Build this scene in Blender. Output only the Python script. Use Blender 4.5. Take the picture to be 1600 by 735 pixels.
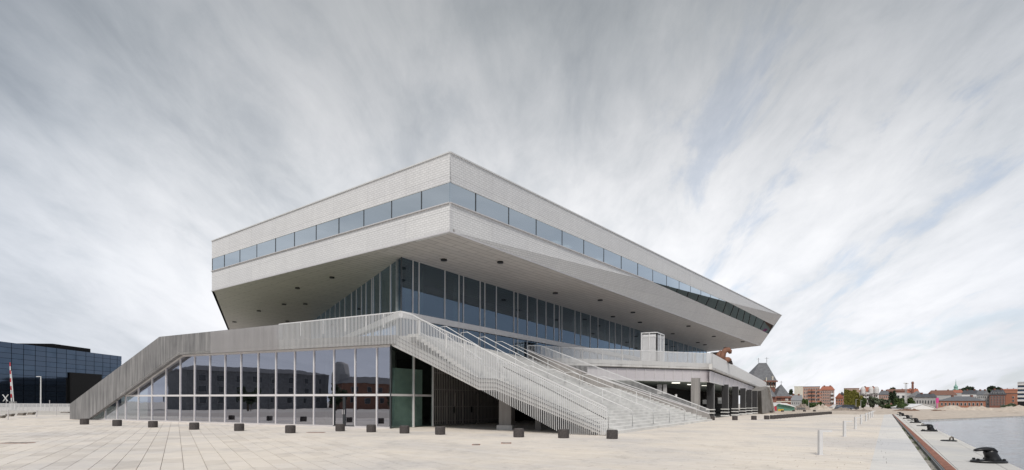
import bpy, bmesh, math, random
from mathutils import Vector, Matrix
R = random.Random(7)
scene = bpy.context.scene
for o in list(bpy.data.objects): bpy.data.objects.remove(o)
C = scene.collection
# ------------------------------------------------------------------ camera
F = 820.0; HC = 629.5; CX = 800.0; CAMZ = 1.65; ROLL = math.atan(0.004)
cam_d = bpy.data.cameras.new('camera'); cam = bpy.data.objects.new('camera', cam_d); C.objects.link(cam)
cr, sr = math.cos(ROLL), math.sin(ROLL)
RX = Vector((cr, 0, sr)); UP = Vector((-sr, 0, cr)); FW = Vector((0, 1, 0)); EYE = Vector((0, 0, CAMZ))
cam.matrix_world = Matrix(((RX.x, UP.x, -FW.x, 0), (RX.y, UP.y, -FW.y, 0), (RX.z, UP.z, -FW.z, CAMZ), (0, 0, 0, 1)))
cam_d.sensor_fit = 'HORIZONTAL'; cam_d.sensor_width = 36; cam_d.lens = 36*F/1600
cam_d.shift_y = (HC-367.5)/1600; cam_d.clip_start = .1; cam_d.clip_end = 6000
scene.camera = cam
# ------------------------------------------------------------------ world, sun, exposure
SUN_EL, SUN_AZ = math.radians(50), math.radians(188)      # azimuth clockwise from +Y
w = bpy.data.worlds.new('World'); scene.world = w; w.use_nodes = True
nt = w.node_tree; N = nt.nodes; L = nt.links
bg = N['Background']; bg.inputs[1].default_value = 0.1
sky = N.new('ShaderNodeTexSky'); sky.sky_type = 'NISHITA'; sky.sun_disc = False
sky.sun_elevation = SUN_EL; sky.sun_rotation = SUN_AZ; sky.dust_density = 2.0
tc = N.new('ShaderNodeTexCoord')
def vm(op, a, b=None, sc=None):
    n = N.new('ShaderNodeVectorMath'); n.operation = op; L.new(a, n.inputs[0])
    if b is not None:
        if isinstance(b, tuple): n.inputs[1].default_value = b
        else: L.new(b, n.inputs[1])
    return n
def mt(op, a, b=None, c=None, clamp=False):
    n = N.new('ShaderNodeMath'); n.operation = op; n.use_clamp = clamp
    for i, v in enumerate((a, b, c)):
        if v is None: continue
        if isinstance(v, (int, float)): n.inputs[i].default_value = v
        else: L.new(v, n.inputs[i])
    return n.outputs[0]
nrm = vm('NORMALIZE', tc.outputs['Generated']).outputs[0]
sep = N.new('ShaderNodeSeparateXYZ'); L.new(nrm, sep.inputs[0])
zc = mt('ADD', mt('MAXIMUM', sep.outputs[2], 0.0), 0.36)
px_ = mt('DIVIDE', sep.outputs[0], zc); py_ = mt('DIVIDE', sep.outputs[1], zc)
comb = N.new('ShaderNodeCombineXYZ'); L.new(px_, comb.inputs[0]); L.new(py_, comb.inputs[1])
def noise(scale, loc, rot, det, rough, dist=0.0, size=(1, 1, 1)):
    m = N.new('ShaderNodeMapping'); m.inputs['Location'].default_value = loc; m.inputs['Rotation'].default_value = (0, 0, rot)
    m.inputs['Scale'].default_value = size; L.new(comb.outputs[0], m.inputs[0])
    n = N.new('ShaderNodeTexNoise'); n.inputs['Scale'].default_value = scale; n.inputs['Detail'].default_value = det
    n.inputs['Roughness'].default_value = rough; n.inputs['Distortion'].default_value = dist; L.new(m.outputs[0], n.inputs[0])
    return n.outputs[0]
n1 = noise(1.25, (5.3, 2.2, 0), .30, 5, .55, .35, (1.3, .7, 1))
n2 = noise(4.4, (8.1, 2.7, 0), .55, 9, .60, .45, (1.6, .60, 1))
n4 = noise(13.0, (2.1, 6.7, 0), .45, 8, .68, .3, (1.2, .7, 1))
n3 = noise(1.3, (4.4, 1.2, 0), .3, 3, .5, .2, (1.1, .8, 1))
mix12 = mt('ADD', mt('ADD', mt('MULTIPLY', n1, .56), mt('MULTIPLY', n2, .33)), mt('MULTIPLY', n4, .11))
def ramp(fac, stops):
    r = N.new('ShaderNodeValToRGB'); L.new(fac, r.inputs[0]); e = r.color_ramp.elements
    while len(e) < len(stops): e.new(.5)
    for k, (p, c) in enumerate(stops): e[k].position = p; e[k].color = (*c, 1)
    return r.outputs[0]
cloud = ramp(mix12, [(.36, (.33, .355, .39)), (.445, (.46, .48, .51)), (.51, (.57, .58, .605)), (.57, (.65, .655, .675)), (.66, (.71, .71, .72))])
veil = ramp(sep.outputs[2], [(.0, (.50, .50, .50)), (.25, (.34, .34, .34)), (.50, (.20, .20, .20)), (.7, (.15, .15, .15))])
vmx = N.new('ShaderNodeMix'); vmx.data_type = 'RGBA'; L.new(veil, vmx.inputs[0]); L.new(cloud, vmx.inputs[6]); vmx.inputs[7].default_value = (.645, .65, .668, 1); cloud = vmx.outputs[2]
# broad brightness of the overcast: brightest in the thin part of the layer ahead, darker away from it
bd = Vector((.08, .98, .10)).normalized()
dt = vm('DOT_PRODUCT', nrm, tuple(bd)).outputs['Value']
glow_a = ramp(dt, [(.0, (.66, .69, .73)), (.52, (.44, .49, .56)), (.68, (.78, .81, .845)), (.84, (.98, .985, .99)), (1.0, (1.06, 1.06, 1.06))])
glow_e = ramp(sep.outputs[2], [(.0, (.97, .97, .98)), (.20, (1.0, 1.0, 1.0)), (.34, (.90, .90, .895)), (.47, (.68, .685, .685)), (.60, (.52, .53, .53)), (1.0, (.64, .65, .66))])
gm = N.new('ShaderNodeMix'); gm.data_type = 'RGBA'; gm.blend_type = 'MULTIPLY'; gm.inputs[0].default_value = 1
L.new(glow_a, gm.inputs[6]); L.new(glow_e, gm.inputs[7]); glow = gm.outputs[2]
mul = N.new('ShaderNodeMix'); mul.data_type = 'RGBA'; mul.blend_type = 'MULTIPLY'; mul.inputs[0].default_value = 1
L.new(cloud, mul.inputs[6]); L.new(glow, mul.inputs[7])
sc10 = vm('SCALE', mul.outputs[2]); sc10.inputs['Scale'].default_value = 8.4     # cloud radiance / background strength
gap = mt('MULTIPLY', ramp(n3, [(.50, (0, 0, 0)), (.62, (1, 1, 1))]), ramp(n2, [(.40, (1, 1, 1)), (.50, (0, 0, 0))]))
gdir = Vector((.52, .82, .23)).normalized()
gmask = ramp(vm('DOT_PRODUCT', nrm, tuple(gdir)).outputs['Value'], [(.90, (.06, .06, .06)), (.985, (1, 1, 1))])
gap = mt('MULTIPLY', mt('MULTIPLY', ramp(n2, [(.38, (1, 1, 1)), (.48, (0, 0, 0))]), gmask), .26)
mixs = N.new('ShaderNodeMix'); mixs.data_type = 'RGBA'; L.new(gap, mixs.inputs[0]); L.new(sc10.outputs[0], mixs.inputs[6]); L.new(sky.outputs[0], mixs.inputs[7])
L.new(mixs.outputs[2], bg.inputs[0])
sd = bpy.data.lights.new('sun', 'SUN'); sd.energy = 1.5; sd.angle = math.radians(16); sd.color = (1, .95, .89)
sun = bpy.data.objects.new('sun', sd); C.objects.link(sun)
sdir = Vector((math.sin(SUN_AZ)*math.cos(SUN_EL), math.cos(SUN_AZ)*math.cos(SUN_EL), math.sin(SUN_EL)))
sun.rotation_euler = (sdir).to_track_quat('Z', 'Y').to_euler(); sun.location = (0, 0, 60)
scene.view_settings.view_transform = 'Standard'; scene.view_settings.look = 'None'
scene.view_settings.exposure = 0.86; scene.view_settings.gamma = 1
scene.render.engine = 'CYCLES'
scene.cycles.max_bounces = 8; scene.cycles.transparent_max_bounces = 24; scene.cycles.glossy_bounces = 4
# ------------------------------------------------------------------ photograph pixel -> place
def ray(px, py): return RX*((px-CX)/F) + UP*((HC-py)/F) + FW
def onz(px, py, z=0.0):
    d = ray(px, py); t = (z-CAMZ)/d.z; return EYE + d*t
def aty(px, py, Y): return EYE + ray(px, py)*Y
def zy(py, Y, px=1400): return (EYE + ray(px, py)*Y).z
class Wall:                                                # a vertical plane; s along it, z up, off = towards the viewer
    def __init__(s, p0, p1):
        s.o = Vector((p0[0], p0[1], 0)); s.d = (Vector((p1[0], p1[1], 0))-s.o).normalized()
        s.n = Vector((s.d.y, -s.d.x, 0))
        if s.n.dot(-s.o) < 0: s.n = -s.n
        s.u = s.d; s.v = Vector((0, 0, 1)); s.L = (Vector((p1[0], p1[1], 0))-s.o).length
    def hit(s, px, py, off=0.0):
        d = ray(px, py); t = (s.o+s.n*off-EYE).dot(s.n)/d.dot(s.n); p = EYE+d*t
        q = p-s.o; return q.dot(s.u), q.dot(s.v)
    def pt(s, a, z, off=0.0): return s.o+s.u*a+s.v*z+s.n*off
class Plane3(Wall):
    def __init__(s, a, b, c):
        s.o = a.copy(); s.u = (b-a).normalized(); s.n = s.u.cross(c-a).normalized()
        if s.n.dot(EYE-a) < 0: s.n = -s.n
        s.v = s.n.cross(s.u).normalized()
        if s.v.z < 0: s.v = -s.v
# ------------------------------------------------------------------ materials
MATS = {}
class M_:
    def __init__(s, name):
        s.m = bpy.data.materials.new(name); s.m.use_nodes = True; s.t = s.m.node_tree; s.N = s.t.nodes; s.L = s.t.links
        s.b = s.N['Principled BSDF']; s.out = s.N['Material Output']
    def n(s, typ, **kw):
        x = s.N.new(typ)
        for k, v in kw.items(): setattr(x, k, v)
        return x
    def coord(s, kind='pos', scale=(1, 1, 1), rot=(0, 0, 0)):
        if kind == 'pos': c = s.n('ShaderNodeNewGeometry').outputs['Position']
        elif kind == 'uv': c = s.n('ShaderNodeTexCoord').outputs['UV']
        else: c = s.n('ShaderNodeTexCoord').outputs['Object']
        m = s.n('ShaderNodeMapping'); m.inputs['Scale'].default_value = scale; m.inputs['Rotation'].default_value = rot
        s.L.new(c, m.inputs[0]); return m.outputs[0]
    def noise(s, vec, scale, det=4, rough=.55):
        x = s.n('ShaderNodeTexNoise'); x.inputs['Scale'].default_value = scale; x.inputs['Detail'].default_value = det
        x.inputs['Roughness'].default_value = rough; s.L.new(vec, x.inputs[0]); return x.outputs[0]
    def ramp(s, fac, stops):
        r = s.n('ShaderNodeValToRGB'); s.L.new(fac, r.inputs[0]); e = r.color_ramp.elements
        while len(e) < len(stops): e.new(.5)
        for k, (p, c) in enumerate(stops):
            e[k].position = p; e[k].color = (*(c if isinstance(c, tuple) else (c, c, c)), 1)
        return r.outputs[0]
    def mix(s, a, b, fac=.5, mode='MIX'):
        x = s.n('ShaderNodeMix', data_type='RGBA', blend_type=mode)
        for i, v in ((0, fac), (6, a), (7, b)):
            if isinstance(v, (int, float)): x.inputs[i].default_value = v
            elif isinstance(v, tuple): x.inputs[i].default_value = (*v, 1)
            else: s.L.new(v, x.inputs[i])
        return x.outputs[2]
    def bump(s, h, strength=.3, dist=.02):
        x = s.n('ShaderNodeBump'); x.inputs['Strength'].default_value = strength; x.inputs['Distance'].default_value = dist
        s.L.new(h, x.inputs['Height']); s.L.new(x.outputs[0], s.b.inputs['Normal'])
    def set(s, rough=.6, metal=0.0, color=None, spec=None):
        s.b.inputs['Roughness'].default_value = rough; s.b.inputs['Metallic'].default_value = metal
        if spec is not None: s.b.inputs['Specular IOR Level'].default_value = spec
        if color is not None:
            if isinstance(color, tuple): s.b.inputs['Base Color'].default_value = (*color, 1)
            else: s.L.new(color, s.b.inputs['Base Color'])
        return s.m
def plain(name, col, rough=.6, metal=0.0, var=.10, scale=3.0, bump=0.0):
    m = M_(name); nz = m.noise(m.coord('obj'), scale, 5)
    c = m.ramp(nz, [(.3, tuple(x*(1-var) for x in col)), (.7, tuple(min(1, x*(1+var)) for x in col))])
    if bump: m.bump(nz, bump, .02)
    MATS[name] = m.set(rough, metal, c); return m.m
def cladding(name, base, row=.20, width=.50, gap=.5, mort=.028):
    m = M_(name); uv = m.coord('uv')
    br = m.n('ShaderNodeTexBrick'); br.inputs['Scale'].default_value = 1; br.inputs['Brick Width'].default_value = width
    br.inputs['Row Height'].default_value = row; br.inputs['Mortar Size'].default_value = mort; br.inputs['Mortar Smooth'].default_value = .6
    br.inputs['Color1'].default_value = (1, 1, 1, 1); br.inputs['Color2'].default_value = (.93, .93, .93, 1); br.inputs['Mortar'].default_value = (gap, gap, gap, 1)
    br.inputs['Bias'].default_value = 0; m.L.new(uv, br.inputs[0])
    pn = m.n('ShaderNodeTexBrick'); pn.inputs['Scale'].default_value = 1; pn.inputs['Brick Width'].default_value = 4.2; pn.inputs['Row Height'].default_value = 1.2
    pn.offset = 0; pn.inputs['Mortar Size'].default_value = .012; pn.inputs['Color1'].default_value = (.98, .98, .98, 1)
    pn.inputs['Color2'].default_value = (.93, .93, .94, 1); pn.inputs['Mortar'].default_value = (.7, .7, .7, 1); m.L.new(uv, pn.inputs[0])
    nz = m.noise(m.coord('uv', (.35, .35, .35)), 1.2, 5)
    st = m.noise(m.coord('uv', (1.4, .08, 1)), 2.0, 4)
    c = m.mix(br.outputs[0], pn.outputs[0], 1, 'MULTIPLY')
    c = m.mix(c, m.ramp(nz, [(.3, .965), (.7, 1.0)]), 1, 'MULTIPLY')
    c = m.mix(c, m.ramp(st, [(.35, .965), (.6, 1.0)]), 1, 'MULTIPLY')
    c = m.mix(c, base, 1, 'MULTIPLY')
    m.bump(br.outputs[1], -.2, .02)
    MATS[name] = m.set(.5, .05, c); return m.m
cladding('cladding', (.79, .785, .78), row=.16, width=.36, gap=.74)
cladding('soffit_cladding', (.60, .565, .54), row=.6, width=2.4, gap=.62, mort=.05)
def concrete(name, a, b, streak=True, rough=.75, board=0.0):
    m = M_(name); p = m.coord('pos', (6, 6, .35)) if streak else m.coord('pos', (1, 1, 1))
    n1 = m.noise(p, 1.0, 6, .6); n2 = m.noise(m.coord('pos', (1, 1, 1)), .6, 5)
    n4 = m.noise(m.coord('pos', (1.1, 1.1, .05)), 1.0, 3, .7) if streak else n2
    c = m.ramp(n1, [(.3, a), (.72, b)])
    c = m.mix(c, m.ramp(n4, [(.34, .74), (.46, 1.0)]), 1, 'MULTIPLY') if streak else c
    c = m.mix(c, m.ramp(n2, [(.3, .82), (.7, 1.06)]), 1, 'MULTIPLY')
    m.bump(n1, .25, .02); MATS[name] = m.set(rough, 0, c); return m.m
concrete('ramp_concrete', (.13, .13, .135), (.31, .305, .30))
concrete('light_concrete', (.58, .57, .555), (.68, .67, .655))
concrete('column_concrete', (.24, .225, .215), (.33, .315, .30))
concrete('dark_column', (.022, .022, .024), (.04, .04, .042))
concrete('step_concrete', (.66, .65, .625), (.77, .76, .735), streak=False)
concrete('wedge_concrete', (.20, .19, .175), (.31, .295, .275), streak=False)
plain('alu', (.62, .60, .60), .38, .3, .04)
plain('mullion', (.72, .70, .70), .4, .2, .04)
plain('dark_frame', (.05, .055, .06), .4, .3, .1)
plain('white_steel', (.66, .66, .66), .42, .1, .04)
plain('spandrel_white', (.74, .73, .74), .5, 0, .03)
plain('fascia_panel', (.56, .53, .55), .5, .1, .05, 8)
plain('cable_grey', (.16, .16, .16), .5, .4, .05)
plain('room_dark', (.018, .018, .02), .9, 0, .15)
plain('room_floor', (.16, .155, .15), .5, 0, .1)
plain('beam_white', (.45, .45, .44), .6, 0, .05)
plain('room_wall', (.46, .54, .51), .8, 0, .1)
plain('room_ceiling', (.10, .10, .10), .8, 0, .1)
plain('curtain', (.30, .32, .32), .8, 0, .15, 5)
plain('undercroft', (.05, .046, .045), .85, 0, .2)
plain('deck_rubber', (.26, .28, .20), .9, 0, .2)
plain('screen_bar', (.34, .31, .29), .5, .2, .1)
plain('seat_stone', (.060, .052, .050), .75, 0, .35, 12, .5)
plain('seat_cap', (.10, .09, .085), .7, 0, .2, 9)
plain('black_iron', (.008, .008, .009), .38, 0, .5, 6, .3)
plain('rust', (.27, .115, .075), .85, .1, .55, 7, .4)
plain('gravel', (.30, .28, .25), .95, 0, .5, 9, .6)
plain('weed', (.06, .09, .03), .8, 0, .3)
plain('sand', (.50, .43, .36), .95, 0, .22, 1.2, .3)
plain('soil', (.20, .12, .08), .95, 0, .5, 2, .5)
plain('rubble', (.30, .25, .21), .95, 0, .5, 4, .6)
plain('brick_red', (.21, .095, .07), .85, 0, .25, 2)
plain('brick_orange', (.35, .155, .10), .85, 0, .2, 2)
plain('brick_pink', (.42, .27, .22), .85, 0, .12, 2)
plain('brick_tan', (.40, .30, .24), .85, 0, .12, 2)
plain('plaster_cream', (.60, .57, .49), .8, 0, .07, 1)
plain('plaster_white', (.62, .61, .60), .8, 0, .06, 1)
plain('asphalt', (.11, .105, .10), .9, 0, .1)
plain('plaster_grey', (.38, .375, .37), .8, 0, .1, 1)
plain('roof_tile', (.36, .13, .08), .8, 0, .2, 3)
plain('roof_brown', (.20, .10, .07), .8, 0, .2, 3)
plain('slate', (.135, .14, .15), .65, 0, .25, 2)
plain('slate_light', (.24, .245, .255), .65, 0, .2, 2)
plain('slate_dark', (.07, .072, .08), .6, 0, .25, 2)
plain('copper_green', (.20, .36, .30), .6, 0, .2)
plain('pane_dark', (.035, .04, .045), .15, 0, .3)
plain('tent_white', (.74, .74, .74), .6, 0, .03)
plain('tent_green', (.10, .24, .18), .6, 0, .1)
plain('pink', (.62, .06, .26), .5, 0, .05)
plain('boom_red', (.50, .04, .05), .5, 0, .05)
plain('boom_white', (.72, .72, .72), .5, 0, .05)
plain('sculpt', (.20, .095, .06), .75, .1, .45, 1.6, .5)
plain('sculpt_dark', (.03, .022, .02), .7, .1, .3)
plain('bench_stone', (.17, .15, .13), .85, 0, .2)
plain('bark', (.08, .06, .045), .9, 0, .3)
plain('lattice', (.80, .80, .81), .5, .1, .04)
plain('lattice_back', (.78, .78, .79), .6, 0, .04)
plain('spot_black', (.01, .01, .01), .4, 0, .1)
plain('sign_white', (.72, .72, .70), .6, 0, .03)
plain('sign_print', (.36, .27, .2), .6, 0, .7, 1.1)
plain('bin_dark', (.03, .03, .03), .5, 0, .1)
plain('light_gravel', (.50, .47, .43), .95, 0, .15, 1)
plain('toy_red', (.45, .04, .06), .6, 0, .2); plain('toy_yellow', (.6, .42, .05), .6, 0, .2)
plain('car_paint', (.10, .12, .16), .3, .2, .2)
def leafm(name, a, b):
    m = M_(name); nz = m.noise(m.coord('pos'), .9, 3); inf = m.n('ShaderNodeObjectInfo')
    c = m.ramp(nz, [(.32, a), (.68, b)]); MATS[name] = m.set(.75, 0, c)
leafm('leaf', (.035, .065, .018), (.085, .13, .035)); leafm('leaf_grey', (.06, .085, .05), (.13, .16, .10))
leafm('leaf_dark', (.014, .026, .012), (.035, .055, .022)); leafm('leaf_ivy', (.10, .10, .015), (.21, .19, .03))
def stone(name, dark, mid, light, sc=.9):
    m = M_(name); att = m.n('ShaderNodeAttribute'); att.attribute_name = 'tone'
    inf = m.n('ShaderNodeObjectInfo'); f = m.n('ShaderNodeMath', operation='ADD'); m.L.new(att.outputs['Fac'], f.inputs[0]); m.L.new(inf.outputs['Random'], f.inputs[1])
    fr = m.n('ShaderNodeMath', operation='FRACT'); m.L.new(f.outputs[0], fr.inputs[0])
    c = m.ramp(fr.outputs[0], [(0, dark), (.35, mid), (.75, light), (1, mid)])
    n1 = m.noise(m.coord('pos', (1, 1, 1)), .16, 5, .6); n2 = m.noise(m.coord('pos', (1, 3, 1), (0, 0, .6)), 2.2, 6, .65); n3 = m.noise(m.coord('pos'), 30, 3)
    c = m.mix(c, m.ramp(n1, [(.36, (.84, .85, .88)), (.58, (1.03, 1.01, .98))]), 1, 'MULTIPLY')
    c = m.mix(c, m.ramp(n2, [(.3, (.93, .92, .91)), (.7, (1.03, 1.03, 1.02))]), 1, 'MULTIPLY')
    c = m.mix(c, m.ramp(n3, [(.3, .95), (.7, 1.03)]), 1, 'MULTIPLY')
    n5 = m.noise(m.coord('pos', (.9, .35, 1), (0, 0, -.5)), 1.0, 6, .7); n6 = m.noise(m.coord('pos'), 2.6, 4, .6)
    c = m.mix(c, m.ramp(n5, [(.34, (.87, .875, .885)), (.47, (1, 1, 1))]), 1, 'MULTIPLY')
    c = m.mix(c, m.ramp(n6, [(.24, (.78, .77, .76)), (.30, (1, 1, 1))]), 1, 'MULTIPLY')
    m.bump(n3, .12, .01); MATS[name] = m.set(.72, 0, c, .3)
stone('slab_stone', (.66, .61, .555), (.74, .69, .63), (.77, .72, .665))
stone('plank_stone', (.735, .68, .61), (.76, .705, .64), (.78, .73, .67))
stone('white_stone', (.68, .675, .66), (.71, .70, .685), (.73, .72, .705))
stone('coping_stone', (.60, .59, .565), (.63, .62, .595), (.66, .65, .62))
plain('joint', (.44, .40, .36), .9, 0, .1, 1)
# harbour water
m = M_('water'); nz = m.noise(m.coord('pos', (.45, 1.5, 1)), 1.5, 6, .65); nz2 = m.noise(m.coord('pos', (.3, 1.0, 1)), .12, 3)
m.bump(nz, .6, .1); MATS['water'] = m.set(.12, 0, m.ramp(nz2, [(.3, (.11, .12, .14)), (.7, (.155, .165, .185))]), .5)
# glass
def glass(name, tint, refl, base=.2, rough=.0, wob=.0, gain=1.3):
    m = M_(name); m.N.remove(m.b)
    tr = m.n('ShaderNodeBsdfTransparent'); tr.inputs[0].default_value = (*tint, 1)
    gl = m.n('ShaderNodeBsdfGlossy'); gl.inputs[0].default_value = (*refl, 1); gl.inputs['Roughness'].default_value = rough
    fr = m.n('ShaderNodeFresnel'); fr.inputs[0].default_value = 1.5
    f = m.n('ShaderNodeMath', operation='MULTIPLY_ADD', use_clamp=True); m.L.new(fr.outputs[0], f.inputs[0]); f.inputs[1].default_value = gain; f.inputs[2].default_value = base
    gb = m.n('ShaderNodeNewGeometry'); nb = m.n('ShaderNodeMath', operation='SUBTRACT'); nb.inputs[0].default_value = 1.0; m.L.new(gb.outputs['Backfacing'], nb.inputs[1])
    f2 = m.n('ShaderNodeMath', operation='MULTIPLY'); m.L.new(f.outputs[0], f2.inputs[0]); m.L.new(nb.outputs[0], f2.inputs[1]); f = f2
    if wob:
        nz = m.noise(m.coord('pos', (1, 1, .4)), .6, 2); bp = m.n('ShaderNodeBump'); bp.inputs['Strength'].default_value = wob; bp.inputs['Distance'].default_value = .02
        m.L.new(nz, bp.inputs['Height']); m.L.new(bp.outputs[0], gl.inputs['Normal'])
    mx = m.n('ShaderNodeMixShader'); m.L.new(f.outputs[0], mx.inputs[0]); m.L.new(tr.outputs[0], mx.inputs[1]); m.L.new(gl.outputs[0], mx.inputs[2])
    m.L.new(mx.outputs[0], m.out.inputs[0]); MATS[name] = m.m
glass('glass_base', (.55, .60, .60), (.74, .76, .86), .42, .0, .25, 1.6)
glass('glass_clear', (.80, .86, .84), (.6, .7, .7), .06, .0, .1)
glass('glass_hall', (.45, .52, .52), (.62, .80, 1.0), .09, .0, .1, 1.9)
glass('glass_strip', (.35, .40, .42), (.84, .90, .93), .54, .02, .1, 3.0)
glass('glass_facet', (.03, .04, .045), (.26, .36, .42), .14, .03, .1)
m = M_('black_glass'); nz = m.noise(m.coord('pos', (.2, .2, .2)), 1, 4); m.bump(nz, .04, .2)
MATS['black_glass'] = m.set(.04, 1.0, m.ramp(nz, [(.3, (.048, .07, .105)), (.7, (.07, .098, .14))]))
m = M_('black_glass_b'); MATS['black_glass_b'] = m.set(.04, 1.0, (.062, .085, .122))
MATS['black_panel'] = plain('black_panel', (.006, .006, .007), .9, 0, .2)
def emis(name, col, s):
    m = M_(name); m.b.inputs['Emission Color'].default_value = (*col, 1); m.b.inputs['Emission Strength'].default_value = s; MATS[name] = m.set(.5, 0, col)
emis('lamp_light', (1, .95, .85), .9)
# ------------------------------------------------------------------ mesh helpers
class MB:
    def __init__(s): s.v = []; s.f = []; s.uv = []; s.t = []; s.tone = 0.0
    def poly(s, pts, uvs=None):
        k = len(s.v); s.v += [tuple(p) for p in pts]; s.f.append(tuple(range(k, k+len(pts))))
        s.uv.append(uvs or [(p[0], p[1]) for p in pts]); s.t.append(s.tone)
    def prism(s, pts, vec, frame=None):
        pts = [Vector(p) for p in pts]; vec = Vector(vec); bk = [p+vec for p in pts]
        def uvf(ps):
            if frame is None: return None
            return [((p-frame.o).dot(frame.u), (p-frame.o).dot(frame.v)) for p in ps]
        s.poly(pts, uvf(pts)); s.poly(bk[::-1], uvf(bk[::-1])); n = len(pts)
        for i in range(n):
            j = (i+1) % n; q = [pts[i], bk[i], bk[j], pts[j]]; s.poly(q, uvf(q))
    def box(s, a, b):
        x0, y0, z0 = a; x1, y1, z1 = b
        s.prism([(x0, y0, z0), (x1, y0, z0), (x1, y1, z0), (x0, y1, z0)], (0, 0, z1-z0))
    def bar(s, a, b, w=.05, h=None, up=(0, 0, 1)):
        a = Vector(a); b = Vector(b); d = (b-a); h = h or w
        if d.length < 1e-6: return
        dn = d.normalized(); x = dn.cross(Vector(up))
        if x.length < 1e-3: x = dn.cross(Vector((0, 1, 0)))
        x.normalize(); y = dn.cross(x).normalized()
        s.prism([a+x*w/2+y*h/2, a-x*w/2+y*h/2, a-x*w/2-y*h/2, a+x*w/2-y*h/2], d)
    def tube(s, pts, r, seg=8, cap=True):
        pts = [Vector(p) for p in pts]; rs = r if isinstance(r, (list, tuple)) else [r]*len(pts); rings = []
        for i, p in enumerate(pts):
            d = (pts[min(i+1, len(pts)-1)]-pts[max(i-1, 0)]).normalized(); x = d.cross(Vector((0, 0, 1)))
            if x.length < .05: x = d.cross(Vector((0, 1, 0)))
            x.normalize(); y = d.cross(x).normalized()
            rings.append([p+(x*math.cos(2*math.pi*k/seg)+y*math.sin(2*math.pi*k/seg))*rs[i] for k in range(seg)])
        for a, b in zip(rings, rings[1:]):
            for k in range(seg): s.poly([a[k], a[(k+1) % seg], b[(k+1) % seg], b[k]])
        if cap: s.poly(rings[0][::-1]); s.poly(rings[-1])
    def lathe(s, prof, c=(0, 0, 0), seg=16):
        c = Vector(c); rings = [[c+Vector((r*math.cos(2*math.pi*k/seg), r*math.sin(2*math.pi*k/seg), z)) for k in range(seg)] for r, z in prof]
        for a, b in zip(rings, rings[1:]):
            for k in range(seg): s.poly([a[k], a[(k+1) % seg], b[(k+1) % seg], b[k]])
        s.poly(rings[0][::-1]); s.poly(rings[-1])
    def mesh(s, name, mat, smooth=False, fix=True):
        me = bpy.data.meshes.new(name); me.from_pydata(s.v, [], s.f)
        uvl = me.uv_layers.new(name='UVMap'); k = 0; co = []
        for u in s.uv:
            for q in u: co += [q[0], q[1]]
        uvl.data.foreach_set('uv', co)
        if any(s.t):
            at = me.attributes.new('tone', 'FLOAT', 'FACE'); at.data.foreach_set('value', s.t)
        if fix:
            bm = bmesh.new(); bm.from_mesh(me); bmesh.ops.remove_doubles(bm, verts=bm.verts, dist=1e-5)
            bmesh.ops.recalc_face_normals(bm, faces=bm.faces); bm.to_mesh(me); bm.free()
        if smooth:
            me.polygons.foreach_set('use_smooth', [True]*len(me.polygons))
        me.materials.append(MATS[mat]); me.update(); return me
    def build(s, name, mat, parent=None, smooth=False, fix=True): return link(name, s.mesh(name, mat, smooth, fix), parent)
def link(name, me, parent=None, loc=None, rot=None, scale=None):
    o = bpy.data.objects.new(name, me); C.objects.link(o)
    if loc is not None: o.location = loc
    if rot is not None: o.rotation_euler = rot
    if scale is not None: o.scale = scale
    if parent is not None:
        o.parent = parent; o.matrix_parent_inverse = Matrix.Translation(-Vector(parent['_w']))
    return o
def world_base(o): return Vector(o['_w'])
def tag(o, label=None, cat=None, group=None, kind=None):
    if label: o['label'] = label
    if cat: o['category'] = cat
    if group: o['group'] = group
    if kind: o['kind'] = kind
    return o
def thing(name, label, cat, loc=(0, 0, 0), group=None):
    o = bpy.data.objects.new(name, None); C.objects.link(o); o.location = loc; o['_w'] = list(loc); o.empty_display_size = .2
    return tag(o, label, cat, group)
def mark(o, loc=None):                                       # lets a mesh part carry sub-parts given in world coordinates
    o['_w'] = list(loc or (0, 0, 0)); return o
def sub(name, mb, mat, part, **kw):
    me = mb.mesh(name, mat, **kw) if isinstance(mb, MB) else mb
    o = bpy.data.objects.new(name, me); C.objects.link(o); o.parent = part
    root = part.parent
    o.matrix_parent_inverse = Matrix.Identity(4); return o
def dup(root, loc, rz=0.0, label=None, group=None):
    r = root.copy(); C.objects.link(r); r.location = loc; r.rotation_euler = (0, 0, rz); r['_w'] = list(loc)
    if label: r['label'] = label
    if group: r['group'] = group
    for ch in [c for c in root.children]:
        c = ch.copy(); C.objects.link(c); c.parent = r
        for g in ch.children:
            d = g.copy(); C.objects.link(d); d.parent = c
    return r
UNIT = MB(); UNIT.box((-.5, -.5, 0), (.5, .5, 1))
UM = {}
def unit(mat):
    if mat not in UM: UM[mat] = UNIT.mesh('unit_'+mat, mat)
    return UM[mat]
def vbar(name, mat, p, z0, z1, w, d, rz, parent):            # upright bar sharing one mesh
    return link(name, unit(mat), parent, (p.x, p.y, z0), (0, 0, rz), (w, d, z1-z0))
def pane_pts(W, quad, off, jit=0.0):
    pts = [W.pt(a, z, off) for a, z in quad]
    return pts
def wobble(pts, n, amt):
    c = sum(pts, Vector())/len(pts); ax = Vector((R.uniform(-1, 1), R.uniform(-1, 1), R.uniform(-.4, .4)))*amt
    return [p+n*(ax.dot(p-c)) for p in pts]
#BUILD
# ================================================================== THE LIBRARY
G0 = onz(610, 670); ST0 = onz(945, 680); ST1 = onz(1113, 658)
LW = Wall(G0, onz(112, 655))                                  # left glass wall of the base
FRW = Wall(G0, ST0)                                           # side of the stair, running on from it
RWd = (G0 + Vector((585/820, 1, 0)).normalized()*8)
RW = Wall(G0, RWd)                                            # short glass return under the stair
lib = thing('library_building', 'large angular grey library with cantilevered upper storey, ribbon windows and glass ground floor', 'building', tuple(G0))
DECK = 5.78
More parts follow.
